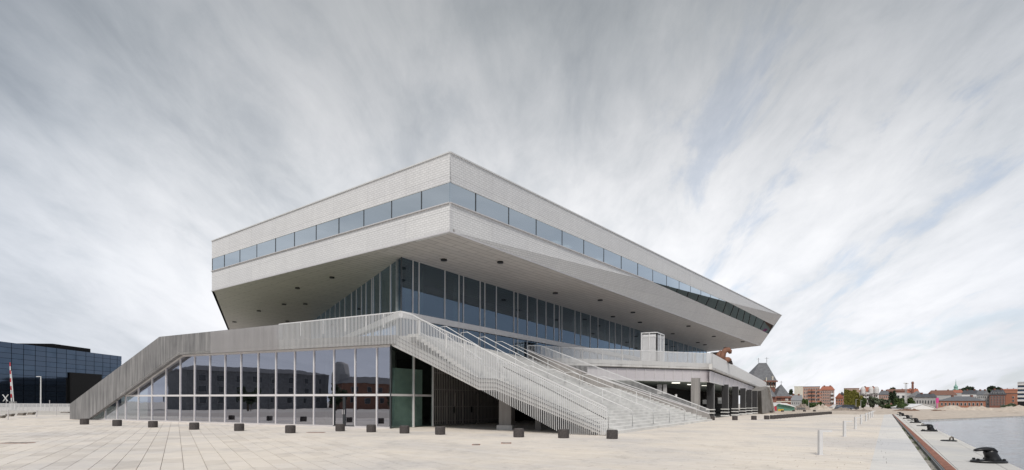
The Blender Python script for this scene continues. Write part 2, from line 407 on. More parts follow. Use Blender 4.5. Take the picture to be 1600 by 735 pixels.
# --- upper storey planes
YC = 34.8
A = aty(703, 238, YC); Cc = aty(703, 362, YC); ZC = Cc.z
UL = Wall(A, A+Vector((-1140/820, 1, 0))); UR = Wall(A, A+Vector((685/820, 1, 0)))
def H(W, px, py): return W.hit(px, py)
def sz(W, lst): return [W.hit(x, y) for x, y in lst]
E_ = H(UL, 331, 377); Ebot = H(UL, 331, 455)
Bp = UR.pt(*H(UR, 1221.5, 493)); D_ = onz(1188, 540.5, ZC); D2 = onz(1100, 551, ZC)
FC = Plane3(Cc, Bp, D_)
def clad(name, W, pix, mat, off=0.0, th=.3, parent=lib):
    b = MB(); b.prism([W.pt(a, z, off) for a, z in sz(W, pix)], -W.n*th, W); return b.build(name, mat, parent)
clad('cladding', UL, [(703, 238), (331, 377), (331, 404.5), (703, 284.5)], 'cladding')
clad('cladding', UL, [(703, 316.5), (331, 424), (331, 455), (703, 362)], 'cladding')
clad('cladding', UR, [(703, 238), (1221.5, 493), (1137, 472), (703, 284.5)], 'cladding')
clad('cladding', UR, [(703, 316.5), (1020, 441), (703, 362)], 'cladding')
clad('cladding', FC, [(703, 362), (1020, 441), (1188, 515.5), (1200.5, 522), (1188, 540.5)], 'cladding')
clad('cladding', FC, [(1137, 472), (1221.5, 493), (1209, 509)], 'cladding')
# coping strip along the roof and the bright lip along the lower edge
cp = MB()
for W, e in ((UL, E_), (UR, H(UR, 1221.5, 493))):
    a0 = W.pt(0, H(W, 703, 238)[1], .02); a1 = W.pt(e[0], e[1], .02); cp.bar(a0, a1, .10, .09)
cp.build('roof_coping', 'white_steel', lib)
lp = MB(); lp.bar(UL.pt(0, ZC, .02), UL.pt(Ebot[0], Ebot[1], .02), .08, .10); lp.bar(Cc, D_, .08, .10); lp.build('edge_trim', 'alu', lib)
sl = MB()
for W, x0, y0, x1, y1 in ((UL, 703, 316.5, 331, 424), (UR, 703, 316.5, 1020, 441)):
    s0 = H(W, x0, y0); s1 = H(W, x1, y1); sl.bar(W.pt(s0[0], s0[1]-.02, .05), W.pt(s1[0], s1[1]-.02, .05), .12, .07)
sl.build('window_sill', 'alu', lib)
# --- ribbon windows
def line(p, q, x): return p[1]+(q[1]-p[1])*(x-p[0])/(q[0]-p[0])
def ribbon(W, xs, top, bots):
    for i, (x0, x1) in enumerate(zip(xs, xs[1:])):
        q = [(x0, top(x0)), (x1, top(x1)), (x1, bots(x1)), (x0, bots(x0))]
        s = sz(W, q); pts = [W.pt(a, z, -.04) for a, z in s]; pts = wobble(pts, W.n, .003)
        b = MB(); b.prism(pts, -W.n*.03); p = b.build('window_pane', 'glass_strip', lib)
        b = MB(); a = W.hit(x1, top(x1)); c = W.hit(x1, bots(x1))
        b.bar(W.pt(a[0], a[1], -.05), W.pt(a[0], c[1], -.05), .08, .06, W.n); b.build('mullion', 'dark_frame', lib)
        
tl = lambda x: line((703, 284.5), (331, 404.5), x); bl = lambda x: line((703, 316.5), (331, 424), x)
ribbon(UL, [703, 658, 611.4, 568, 529, 493.5, 459.6, 430, 400.8, 374.3, 350, 331.2], tl, bl)
tr_ = lambda x: line((703, 284.5), (1137, 472), x); br_ = lambda x: line((703, 316.5), (1020, 441), x) if x < 1020 else line((1020, 441), (1137, 472), x)
ribbon(UR, [703, 744, 795.5, 838.4, 878.8, 912.7, 944, 971.3, 997, 1020.4, 1042, 1061.6, 1079.3, 1095.6, 1110.6, 1124, 1136.5], tr_, br_)
tf = lambda x: line((1020, 441), (1137, 472), x) if x < 1137 else line((1137, 472), (1209, 509), x)
bf = lambda x: line((1020, 441), (1188, 515.5), x) if x < 1188 else line((1188, 515.5), (1200.5, 522), x)
tx = [1020.5, 1045, 1060, 1077, 1093.6, 1110, 1123.7, 1136.5, 1148, 1156, 1165, 1173.4, 1183, 1195, 1208.5]
bx_ = [1020.5, 1040, 1058, 1074.5, 1089.5, 1103.5, 1118, 1130, 1141, 1151, 1161, 1170, 1178, 1188, 1200.3]
for i in range(len(tx)-1):
    q = [(tx[i], tf(tx[i])), (tx[i+1], tf(tx[i+1])), (bx_[i+1], bf(bx_[i+1])), (bx_[i], bf(bx_[i]))]
    pts = [FC.pt(a, z, -.08) for a, z in sz(FC, q)]
    b = MB(); b.prism(pts, -FC.n*.03); b.build('window_pane', 'glass_facet', lib)
    b = MB(); b.bar(pts[1]+FC.n*.03, pts[2]+FC.n*.03, .10, .05, FC.n); b.build('mullion', 'dark_frame', lib)
b = MB(); bq = [FC.pt(a, z, -1.6) for a, z in sz(FC, [(1016, 436), (1137, 464), (1210, 506), (1203, 524), (1180, 520), (1016, 444)])]
b.prism(bq, -FC.n*.2); b.build('office_wall_backing', 'room_dark', lib)  # near-black sheet added behind the slanted panes to keep them dark
# --- soffits
GY = YC*(HC-1.2-402+.8)/(HC-1.2-362+.9)
G = onz(627.3, 402, ZC)
GL = Wall(G, G+Vector((-488/820, 1, 0))); GR = Wall(G, onz(1108, 550, ZC))
F_ = UL.pt(*Ebot); F_.z = ZC
K = F_+Vector((-397/820, 1, 0))*14; K2 = F_+Vector((-397/820, 1, 0))*48
class HP:
    def __init__(s, ang=0): s.o = Cc; s.u = UR.d; s.v = Vector((-UR.d.y, UR.d.x, 0))
ngb = [Cc, D_, D2+Vector((-4, 8, 0)), Vector((20, 150, ZC)), K2, F_]
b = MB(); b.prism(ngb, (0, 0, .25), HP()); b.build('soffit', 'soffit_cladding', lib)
# roof, far faces
Et = UL.pt(*E_); Eb = Et+Vector((-397/820, 1, 0))*40; Bb = Bp+Vector((-14, 22, 0))
b = MB(); b.prism([A+Vector((0, .2, -.3)), Bp+Vector((-.4, .1, -.3)), Bb+Vector((0, 0, -.3)), Eb+Vector((0, 0, -.3)), Et+Vector((.3, 0, -.3))], (0, 0, -.3)); b.build('roof', 'plaster_grey', lib)
b = MB(); b.prism([Bp, D_, D2+Vector((-4, 8, 0)), Bb], (-.2, .1, 0)); b.build('cladding', 'cladding', lib)
b = MB(); b.prism([Et, F_, K2, Eb], (.2, .1, 0)); b.build('cladding', 'cladding', lib)
# inner floor and ceiling behind the ribbon windows, with lit ceiling panels
zt = H(UL, 703, 284.5)[1]; zb = H(UL, 703, 316.5)[1]
def inset(off):                                                # line parallel to both faces, off metres inside
    c = A-UL.n*off-UR.n*off*.9; return c
ci = inset(.5); e0 = UL.pt(E_[0]-.6, 0, -.4); b0 = UR.pt(H(UR, 1150, 470)[0], 0, -.6)
b = MB(); b.prism([(ci.x, ci.y, zt+.06), (b0.x, b0.y, zt+.06), (b0.x-10, b0.y+14, zt+.06), (e0.x+8, e0.y+22, zt+.06), (e0.x, e0.y, zt+.06)], (0, 0, .2)); b.build('office_ceiling', 'room_wall', lib)
b0 = UR.pt(H(UR, 990, 470)[0], 0, -.6)
b = MB(); b.prism([(ci.x, ci.y, zb-.25), (b0.x, b0.y, zb-.25), (b0.x-10, b0.y+14, zb-.25), (e0.x+8, e0.y+22, zb-.25), (e0.x, e0.y, zb-.25)], (0, 0, -.2)); b.build('office_floor', 'room_floor', lib)
b = MB(); c7 = inset(7.0); b.prism([UL.pt(2, zb-.25, -7), UL.pt(E_[0]-1, zb-.25, -7), UL.pt(E_[0]-1, zt+.1, -7), UL.pt(2, zt+.1, -7)], -UL.n*.2); b.build('office_wall_backing', 'room_wall', lib)
b = MB(); b.prism([UR.pt(5, zb-.25, -7), UR.pt(b0.length*.9-20, zb-.25, -7), UR.pt(b0.length*.9-20, zt+.1, -7), UR.pt(5, zt+.1, -7)], -UR.n*.2); b.build('office_wall_backing', 'room_wall', lib)
for px, py in ((868, 370), (884, 378), (922, 387), (933, 398), (946, 404)):
    s = UR.hit(px, py, -2.2); p = UR.pt(s[0], zt+.02, -2.2-R.uniform(0, 1))
    b = MB(); b.prism([p-UR.d*.45-UR.n*.45, p+UR.d*.45-UR.n*.45, p+UR.d*.45+UR.n*.45, p-UR.d*.45+UR.n*.45], (0, 0, -.04)); b.build('ceiling_panel', 'lamp_light', lib)
# --- spotlights let into the soffits
class Hz: pass
for px, py in ((518.7, 433), (464.8, 449.7), (443.8, 475.2), (477, 474.7), (404.4, 485.7), (366.3, 502.9), (449, 501.9)):
    p = onz(px, py, ZC); r = .15+.0016*p.y; b = MB(); b.tube([p-Vector((0, 0, .12)), p+Vector((0, 0, .02))], r, 10); b.build('spotlight', 'spot_black', lib)
for px, py in ((693.6, 405.3), (781.7, 409), (867.8, 457.6), (937.8, 468.7), (989, 487.8), (957.8, 494.6), (1000, 503.5), (1075.7, 509.4), (1051, 521.4), (1115.3, 525.6), (1090.6, 535.2), (1101.5, 538.7), (1160.2, 534), (1133.4, 543.3)):
    p = onz(px, py, ZC); r = .19 + .0016*p.y; b = MB(); b.tube([p-Vector((0, 0, .12)), p+Vector((0, 0, .02))], r, 10); b.build('spotlight', 'spot_black', lib)
# --- the glazed hall between deck and soffit
zs1 = GR.hit(627.5, 487)[1]; zs0 = zs1-.50
def soff(W, s):                                                # soffit height over wall position s
    return ZC
gx = [627.3, 644.5, 654, 694.5, 716.5, 723.6, 749.6, 757, 775, 802.5, 808.6, 823.6, 838.8, 852.7, 865.4, 873.5, 877.6, 898, 907, 922, 934, 952, 961, 971, 984, 990, 1001, 1010, 1016, 1027, 1034, 1044, 1052, 1059, 1068, 1075, 1082, 1088, 1094, 1099, 1104]
for x0, x1 in zip(gx, gx[1:]):
    a = GR.hit(x0, 500)[0]; c = GR.hit(x1, 500)[0]
    for z0, z1 in ((DECK, zs0), (zs1, ZC)):
        pts = wobble([GR.pt(a, z0), GR.pt(c, z0), GR.pt(c, z1), GR.pt(a, z1)], GR.n, .0025)
        b = MB(); b.prism(pts, -GR.n*.03); b.build('glass_pane', 'glass_hall', lib)
    b = MB(); b.bar(GR.pt(c, DECK, .03), GR.pt(c, ZC, .03), .06, .07, GR.n); b.build('mullion', 'mullion', lib)
b = MB(); e = GR.hit(1106, 500)[0]; b.prism([GR.pt(-.05, zs0, .22), GR.pt(e, zs0, .22), GR.pt(e, zs1, .22), GR.pt(-.05, zs1, .22)], -GR.n*.4); b.build('spandrel', 'spandrel_white', lib)
gl_ = [627.3, 621.5, 610.4, 594, 583.5, 581, 572, 565, 557, 549.5, 539, 531, 524, 516, 509, 502, 495, 487]
for x0, x1 in zip(gl_, gl_[1:]):
    a = GL.hit(x0, 500)[0]; c = GL.hit(x1, 500)[0]; za = soff(GL, a); zc_ = soff(GL, c)
    for z0, z1, z2 in ((DECK, min(zs0, za), min(zs0, zc_)), (zs1, za, zc_)):
        if z1 <= z0+.05 or z2 <= z0+.02: continue
        pts = wobble([GL.pt(a, z0), GL.pt(c, z0), GL.pt(c, z2), GL.pt(a, z1)], GL.n, .002)
        b = MB(); b.prism(pts, -GL.n*.03); b.build('glass_pane', 'glass_hall', lib)
    wd = .12 if x1 in (610.4, 549.5) else .06
    b = MB(); b.bar(GL.pt(c, DECK, .03), GL.pt(c, zc_, .03), wd, .07, GL.n); b.build('mullion', 'mullion', lib)
b = MB(); e = GL.hit(480, 500)[0]; b.prism([GL.pt(-.05, zs0, .22), GL.pt(e, zs0, .22), GL.pt(e, zs1, .22), GL.pt(-.05, zs1, .22)], -GL.n*.4); b.build('spandrel', 'spandrel_white', lib)
b = MB(); b.bar(G+Vector((0, 0, DECK-ZC)), G, .10, .10); b.build('corner_post', 'dark_frame', lib)
# inside of the hall
k0 = G+GR.d*6+GL.d*6
b = MB(); q_ = k0+GR.d*88
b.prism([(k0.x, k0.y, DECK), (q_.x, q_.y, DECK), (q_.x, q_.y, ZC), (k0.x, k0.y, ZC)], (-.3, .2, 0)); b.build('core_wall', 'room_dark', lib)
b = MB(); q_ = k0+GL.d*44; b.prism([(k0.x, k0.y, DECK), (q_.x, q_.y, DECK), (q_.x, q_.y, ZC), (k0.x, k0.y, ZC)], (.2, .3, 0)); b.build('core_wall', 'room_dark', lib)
b = MB(); b.prism([k0+Vector((0, 0, .0))-GR.d*0, D2+Vector((0, 6, 0)), D2+Vector((-1, 1, 0)), G+GR.d*.1-GR.n*.1, G-GL.n*.1+GL.d*.1], (0, 0, .2)); 
for i in range(34):
    s = .8+i*2.2+R.uniform(-.5, .5); q = GR.pt(s, 0, -R.uniform(.5, 1.0)); wdt = R.uniform(.2, .8)
    if R.random() < .45: b = MB(); b.prism([q-GR.d*wdt+Vector((0, 0, DECK+.05)), q+GR.d*wdt+Vector((0, 0, DECK+.05)), q+GR.d*wdt+Vector((0, 0, ZC-.05)), q-GR.d*wdt+Vector((0, 0, ZC-.05))], GR.n*-.05); b.build('curtain', 'curtain', lib)
for i in range(8):
    s = 1.0+i*3.1; q = GL.pt(s, 0, -.8); z = soff(GL, s+.6)-.3
    if z > DECK+1: b = MB(); b.prism([q-GL.d*.5+Vector((0, 0, DECK+.05)), q+GL.d*.5+Vector((0, 0, DECK+.05)), q+GL.d*.5+Vector((0, 0, z)), q-GL.d*.5+Vector((0, 0, z))], GL.n*-.05); b.build('curtain', 'curtain', lib)
# ------------------------------------------------------------------ ground floor glass, left face
TZ = LW.hit(400, 618)[1]; TOPZ = LW.hit(610, 540)[1]
def top_y(x):                                                  # top line of the glass in the photograph
    if x < 188: return line((137, 656), (190, 617), x)
    if x < 282: return line((194, 618.5), (282, 557), x)
    return line((282, 556), (610, 540), x)
bx = [141, 164.8, 183.3, 196.8, 216.8, 237.7, 259.7, 282, 304.4, 328.3, 352, 377, 403.8, 431.4, 460.8, 490.7, 522, 555, 589, 610]
def frame_bar(name, a, c, w=.07, d=.14, mat='mullion', nn=None):
    b = MB(); b.bar(a, c, w, d, nn); return b.build(name, mat, lib)
for i, (x0, x1) in enumerate(zip(bx, bx[1:])):
    a = LW.hit(x0, 640)[0]; c = LW.hit(x1, 640)[0]
    za = LW.hit(x0, top_y(x0))[1]; zc_ = LW.hit(x1, top_y(x1-.01))[1]
    if x0 >= 196: za = max(za, TZ+.02)
    low = (min(TZ, za), min(TZ, zc_))
    if x0 == 522:                                              # double door in this bay
        mid = LW.hit(538, 640)[0]
        for s0, s1 in ((a, mid), (mid, c)):
            b = MB(); b.prism(wobble([LW.pt(s0, .04), LW.pt(s1, .04), LW.pt(s1, TZ), LW.pt(s0, TZ)], LW.n, .002), -LW.n*.03); dr = b.build('door', 'glass_base', lib)
            b = MB(); b.bar(LW.pt(s0, .10, .03), LW.pt(s1, .10, .03), .05, .12, LW.n); b.bar(LW.pt(s0, TZ-.08, .03), LW.pt(s1, TZ-.08, .03), .05, .1, LW.n)
            for ss in (s0+(s1-s0)*.05, s1-(s1-s0)*.05): b.bar(LW.pt(ss, .05, .03), LW.pt(ss, TZ, .03), .07, .06, LW.n)
            sub('door_frame', b, 'dark_frame', dr)
            b = MB(); hs = mid+(s0+s1-2*mid)*.08; b.bar(LW.pt(hs, .85, .09), LW.pt(hs, 1.15, .09), .035, .035, LW.n); sub('door_handle', b, 'alu', dr)
    elif low[0] > .1 or low[1] > .05:
        b = MB(); b.prism(wobble([LW.pt(a, .04), LW.pt(c, .04), LW.pt(c, max(low[1], .05)), LW.pt(a, max(low[0], .05))], LW.n, .002), -LW.n*.03); b.build('glass_pane', 'glass_base', lib)
    if x0 >= 196:
        b = MB(); b.prism(wobble([LW.pt(a, TZ), LW.pt(c, TZ), LW.pt(c, zc_), LW.pt(a, za)], LW.n, .0022), -LW.n*.03); b.build('glass_pane', 'glass_base', lib)
    if x1 < 609: frame_bar('mullion', LW.pt(c, .02, .03), LW.pt(c, zc_, .03), .07, .08, nn=LW.n)
s196 = LW.hit(188, 640)[0]
b = MB(); b.bar(LW.pt(0, TZ, .035), LW.pt(s196, TZ, .035), .14, .07, LW.n); b.build('transom', 'mullion', lib)
b = MB(); b.bar(LW.pt(0, .05, .035), LW.pt(LW.hit(150, 640)[0], .05, .035), .12, .09, LW.n); b.build('bottom_rail', 'alu', lib)
b = MB(); s28 = LW.hit(282, 556)[0]; z28 = LW.hit(282, 556)[1]; b.bar(LW.pt(0, TOPZ-.03, .035), LW.pt(s28, z28-.03, .035), .14, .08, LW.n)
q = LW.hit(196, 617.5); b.bar(LW.pt(s28, z28-.03, .035), LW.pt(q[0], q[1], .035), .14, .08, LW.n); b.build('head_rail', 'mullion', lib)
# short return to the right
rx = [610, 645.5, 675.8]
def rtop(x): return line((610, 539), (676, 573), x)
for x0, x1 in zip(rx, rx[1:]):
    a = RW.hit(x0, 640)[0]; c = RW.hit(x1, 640)[0]
    for z0, z1 in ((.04, TZ), (TZ, TOPZ)):
        b = MB(); b.prism(wobble([RW.pt(a, z0), RW.pt(c, z0), RW.pt(c, z1), RW.pt(a, z1)], RW.n, .002), -RW.n*.03); b.build('glass_pane', 'glass_clear', lib)
    frame_bar('mullion', RW.pt(c, .02, .03), RW.pt(c, TOPZ, .03), .08, .15, nn=RW.n)
rl = RW.hit(676, 640)[0]
b = MB(); b.bar(RW.pt(0, TZ, .035), RW.pt(rl, TZ, .035), .14, .05, RW.n); b.build('transom', 'mullion', lib)
b = MB(); b.bar(G0+Vector((0, 0, .02)), G0+Vector((0, 0, TOPZ)), .10, .10); b.build('corner_post', 'dark_frame', lib)
# rooms behind the glass
i0 = G0-LW.n*.4-RW.n*.4
b = MB(); far = LW.pt(LW.hit(150, 640)[0], 0, -.4); rr = RW.pt(rl, 0, -.4)
fl = [(i0.x, i0.y, .015), (rr.x, rr.y, .015), (rr.x+4, rr.y+10, .015), (far.x+6, far.y+13, .015), (far.x, far.y, .015)]
b.prism(fl, (0, 0, .02)); b.build('room_floor', 'room_floor', lib)
b = MB(); s1 = LW.hit(262, 600)[0]; q = LW.pt(s1, 0, -.4); b.prism([(i0.x, i0.y, TOPZ), (rr.x, rr.y, TOPZ), (rr.x+4, rr.y+10, TOPZ), (q.x+6, q.y+13, TOPZ), (q.x, q.y, TOPZ)], (0, 0, .3)); b.build('room_ceiling', 'room_ceiling', lib)
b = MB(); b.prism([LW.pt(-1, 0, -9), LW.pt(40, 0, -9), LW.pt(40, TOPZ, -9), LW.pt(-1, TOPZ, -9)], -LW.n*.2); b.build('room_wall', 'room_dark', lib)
b = MB(); b.prism([RW.pt(1.2, 0, -1.0), RW.pt(rl, 0, -1.0), RW.pt(rl, 3.9, -1.0), RW.pt(1.2, 3.9, -1.0)], -RW.n*.2); b.build('room_wall', 'room_wall', lib)
for s, off, wdt in ((2.2, -3, .5), (9, -4, .35), (15, -4, .35), (21, -4, .35)):
    b = MB(); q = LW.pt(s, 0, off); b.box((q.x-wdt/2, q.y-wdt/2, .03), (q.x+wdt/2, q.y+wdt/2, TOPZ)); b.build('room_column', 'column_concrete', lib)
# --- concrete band over the glass, running down to the ground as a ramp on the left
OFF = .55
def bandpt(W, px, py, off=OFF):
    s = W.hit(px, py, off); return W.pt(s[0], s[1], off)
band = [(109, 631.5), (249, 526.5), (432, 506.5), (438, 520.5), (616, 508), (616, 536.5), (279.5, 554.5), (137, 655.6), (109, 655.2)]
band = [(109, 631.5), (249, 526.5), (436, 507.3), (436, 531.5), (618, 523.5), (618, 536.5), (279.5, 554.5), (137, 655.6), (109, 655.2)]
b = MB(); b.prism([bandpt(LW, x, y) for x, y in band], -LW.n*.30, LW); b.build('concrete_parapet', 'ramp_concrete', lib)
# underside ledge of the sloping part
b = MB(); p0 = bandpt(LW, 137, 655.4); p1 = bandpt(LW, 279.5, 554.5); p2 = bandpt(LW, 618, 536.5); dn = Vector((0, 0, .02))
for a, c in ((bandpt(LW, 188, 618.5), p1), (p1, p2)): b.prism([a+dn, c+dn, c-LW.n*1.3+dn, a-LW.n*1.3+dn], (0, 0, .16))
b.build('ledge', 'light_concrete', lib)
b = MB(); a = bandpt(LW, 109, 632.0)+LW.n*-.31; c = bandpt(LW, 249, 530)+LW.n*-.31
# deck slab
cn = bandpt(LW, 618, 523.5)-LW.n*.3; lk = bandpt(LW, 262, 540)-LW.n*.3
FT = EYE+ray(826, 557)*49.5
T1 = aty(1112.7, 553, 58.5); T2 = aty(1196.5, 598, 115); T0 = Vector((2.8, 51.6, 0))
TF = Wall(T0, T1); TS = Wall(T1, T2)
dz = DECK
def up(p, z=DECK): return Vector((p.x, p.y, z))
TOPN = FRW.pt(FRW.hit(640, 530)[0], 0, -.1)
b = MB(); pl = [up(lk), up(cn), up(G0-LW.n*-.2), up(TOPN), up(FT), up(T0), up(T1), up(T2, dz-.9), Vector((62, 150, dz-.9)), Vector((-50, 130, dz)), Vector((-44, 62, dz))]
def ngon_slab(pts, h, name, mat, par):
    bm = bmesh.new(); vs = [bm.verts.new(p) for p in pts]; f = bm.faces.new(vs)
    g = bmesh.ops.extrude_face_region(bm, geom=[f]); bmesh.ops.translate(bm, verts=[v for v in g['geom'] if isinstance(v, bmesh.types.BMVert)], vec=(0, 0, h))
    bmesh.ops.triangulate(bm, faces=bm.faces); bmesh.ops.recalc_face_normals(bm, faces=bm.faces)
    me = bpy.data.meshes.new(name); bm.to_mesh(me); bm.free(); me.materials.append(MATS[mat]); return link(name, me, par)
ngon_slab([p+Vector((0, 0, -.02)) for p in pl], -.38, 'deck', 'light_concrete', lib)
ngon_slab([p+Vector((0, 0, .004)) for p in [up(LW.pt(2, 0, -1.2)), up(LW.pt(s28-.5, 0, -1.2)), Vector((-42, 62, dz)), Vector((-40, 100, dz)), Vector((-22, 66, dz)), Vector((-10, 45, dz))]], .03, 'play_surface', 'deck_rubber', lib)
# --- terrace on the right: curb, dark joint, panelled fascia
def tpt(W, px, py, off=0): s = W.hit(px, py, off); return W.pt(s[0], s[1], off)
for W, cur, gap_, fas in ((TF, [(846, 558.5), (1112.7, 568.5), (1112.7, 577), (846, 569.5)], None, None), (TS, [(1112.7, 568.5), (1196.5, 606.5), (1196.5, 610), (1112.7, 577)], None, None)):
    b = MB(); b.prism([tpt(W, x, y, .25) for x, y in cur], -W.n*.35, W); b.build('terrace_curb', 'light_concrete', lib)
def fascia(W, xs, yt, yb, off=.0):
    for x0, x1 in zip(xs, xs[1:]):
        q = [tpt(W, x0, yt(x0), off), tpt(W, x1, yt(x1), off), tpt(W, x1, yb(x1), off), tpt(W, x0, yb(x0), off)]
        e = (q[1]-q[0])*.012; b = MB(); b.prism([q[0]+e, q[1]-e, q[2]-e, q[3]+e], -W.n*.08); b.build('fascia_panel', 'fascia_panel', lib)
        b = MB(); b.bar(q[1]+W.n*.02, q[2]+W.n*.02, .09, .06, W.n); b.build('panel_joint', 'alu', lib)
fascia(TF, [918, 934, 949, 964, 979, 993.5, 1008, 1023, 1038.5, 1052.5, 1066.5, 1080.5, 1094.5, 1109], lambda x: line((980, 575.6), (1109, 579.6), x), lambda x: line((989, 593.8), (1109, 596.7), x))
fascia(TS, [1109.5, 1116, 1122, 1128, 1134, 1140, 1146, 1152, 1158, 1164, 1170, 1176, 1182, 1188, 1196.5], lambda x: line((1109, 579.6), (1197, 612), x), lambda x: line((1109, 597), (1197, 618.4), x))
ft = TF.hit(1109, 579.6, 0); fb = TF.hit(1109, 596.7, 0)
b = MB(); b.bar(tpt(TF, 918, 592.3, .03), tpt(TF, 1109, 596.7, .03), .14, .10, TF.n); b.bar(tpt(TS, 1109.5, 597, .03), tpt(TS, 1197, 618.4, .03), .14, .10, TS.n); b.build('fascia_edge', 'alu', lib)
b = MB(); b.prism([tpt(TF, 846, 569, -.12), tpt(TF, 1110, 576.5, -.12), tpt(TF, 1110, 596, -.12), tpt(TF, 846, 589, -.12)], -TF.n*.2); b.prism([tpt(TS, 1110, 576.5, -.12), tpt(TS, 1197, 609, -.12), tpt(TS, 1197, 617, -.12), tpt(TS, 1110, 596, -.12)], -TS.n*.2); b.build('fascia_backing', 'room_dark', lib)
# ceiling and dark back of the open parking level
zf = fb[1]; pE = tpt(TS, 1197, 618.4, -.1)
ngon_slab([Vector((T0.x-1, T0.y+1, zf+.05)), Vector((T1.x, T1.y+.2, zf+.05)), Vector((pE.x, pE.y, pE.z+.05)), Vector((pE.x-10, pE.y+6, pE.z+.05)), Vector((16, 76, zf+.05)), Vector((-6, 70, zf+.05))], .2, 'parking_ceiling', 'room_wall', lib)
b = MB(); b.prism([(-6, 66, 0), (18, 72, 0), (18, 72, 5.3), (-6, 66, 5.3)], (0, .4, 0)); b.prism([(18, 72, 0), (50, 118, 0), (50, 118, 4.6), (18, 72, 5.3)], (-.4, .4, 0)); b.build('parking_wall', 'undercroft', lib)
b = MB(); b.prism([(T0.x+1, T0.y+3, 0), (24.2, 61.5, 0), (46, 96, 0), (60, 122, 0), (46, 140, 0), (24, 96, 0), (-2, 74, 0)], (0, 0, .012)); b.build('parking_floor', 'asphalt', lib)
# wedge wall at the far end
wq = [(1190, 603), (1199, 603), (1208.5, 645.5), (1194, 646.5)]
WY = tpt(TS, 1196, 618).y-2
b = MB(); g1 = onz(1208.3, 645.2); g0 = onz(1192.5, 646.3); WG = Wall(g0, g1)
b.prism([WG.pt(*WG.hit(x, y)) for x, y in ((1189.5, 611), (1199.5, 604), (1208.3, 645.4), (1191, 646.2))], (-.6, 6, 0), WG); b.build('end_wall', 'wedge_concrete', lib)
b = MB(); b.bar(WG.pt(*WG.hit(1199.5, 604), .05), WG.pt(*WG.hit(1208.3, 645.2), .05), .25, .5, WG.n); b.build('end_wall_edge', 'light_concrete', lib)
# columns of the parking level (dark face, light edge, striped guard)
cols = [(1093, 657.5, 1.0), (1115.5, 653.5, 1), (1138, 651.5, 1), (1153.5, 650, 1), (1165, 648.6, 1), (1174.5, 647.4, 1), (1183, 646.6, 1), (1190, 646, 1)]
for i, (px, py, k) in enumerate(cols):
    g = onz(px, py); wd = .70; zt_ = zf + (pE.z-zf)*max(0, (g.y-58))/56 + .02
    s = Vector((TS.d.x, TS.d.y, 0)); n = TS.n
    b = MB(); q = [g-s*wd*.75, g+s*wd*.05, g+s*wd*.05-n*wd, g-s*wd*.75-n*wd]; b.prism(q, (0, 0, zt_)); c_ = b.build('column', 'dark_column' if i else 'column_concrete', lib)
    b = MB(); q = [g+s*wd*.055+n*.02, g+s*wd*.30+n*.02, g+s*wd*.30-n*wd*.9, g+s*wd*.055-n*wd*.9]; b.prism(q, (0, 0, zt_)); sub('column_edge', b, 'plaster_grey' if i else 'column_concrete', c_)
    if i:
        b = MB()
        for z0, z1 in ((.05, .22), (.52, .62), (.90, 1.0)):
            m_ = .10; q = [g-s*(wd*.75+m_)+n*m_, g+s*(wd*.3+m_)+n*m_, g+s*(wd*.3+m_)-n*(wd+m_), g-s*(wd*.75+m_)-n*(wd+m_)]; b.prism([p+Vector((0, 0, z0)) for p in q], (0, 0, z1-z0))
        sub('column_guard', b, 'sign_white', c_)
# white signs and beams, strip lights, posters in the parking level
def at_box(name, px0, px1, py0, py1, Y, mat, th=.3, par=lib):
    a = aty(px0, py1, Y); c = aty(px1, py0, Y); b = MB(); b.box((a.x, Y, a.z), (c.x, Y+th, c.z)); return b.build(name, mat, par)
at_box('white_beam', 1098, 1112, 625, 631.5, 66, 'beam_white'); at_box('white_beam', 1122, 1134, 626, 631, 70, 'beam_white'); at_box('white_beam', 1122, 1127.5, 621.5, 626, 69.8, 'sign_white')
at_box('sign_panel', 1176, 1189, 629, 633, 96, 'sign_white'); at_box('poster', 1176, 1187.5, 633.5, 643.5, 96, 'sign_print'); at_box('sign_panel', 1158, 1160, 623.5, 627.5, 80, 'sign_white')
at_box('sign_panel', 1085, 1088, 624, 629.5, 57, 'sign_white'); at_box('sign_panel', 1055.5, 1058, 616.5, 621, 55, 'sign_white'); at_box('sign_panel', 1167, 1170, 629, 634, 88, 'sign_white')
at_box('door_leaf', 1027, 1034, 601, 616, 57, 'plaster_grey', .1); at_box('door_leaf', 1036, 1042, 601, 616, 57, 'plaster_grey', .1)
for px, py in ((1056, 598), (1080, 600.5), (1069, 607.5), (1102, 602), (1102, 610), (1138, 607.5), (1146, 609)):
    Y = CAMZ; p = onz(px, py, zf+.02); b = MB(); b.prism([p+Vector((-.45, -.12, 0)), p+Vector((.45, -.12, 0)), p+Vector((.45, .12, 0)), p+Vector((-.45, .12, 0))], (0, 0, -.10)); b.build('strip_light', 'lamp_light', lib)
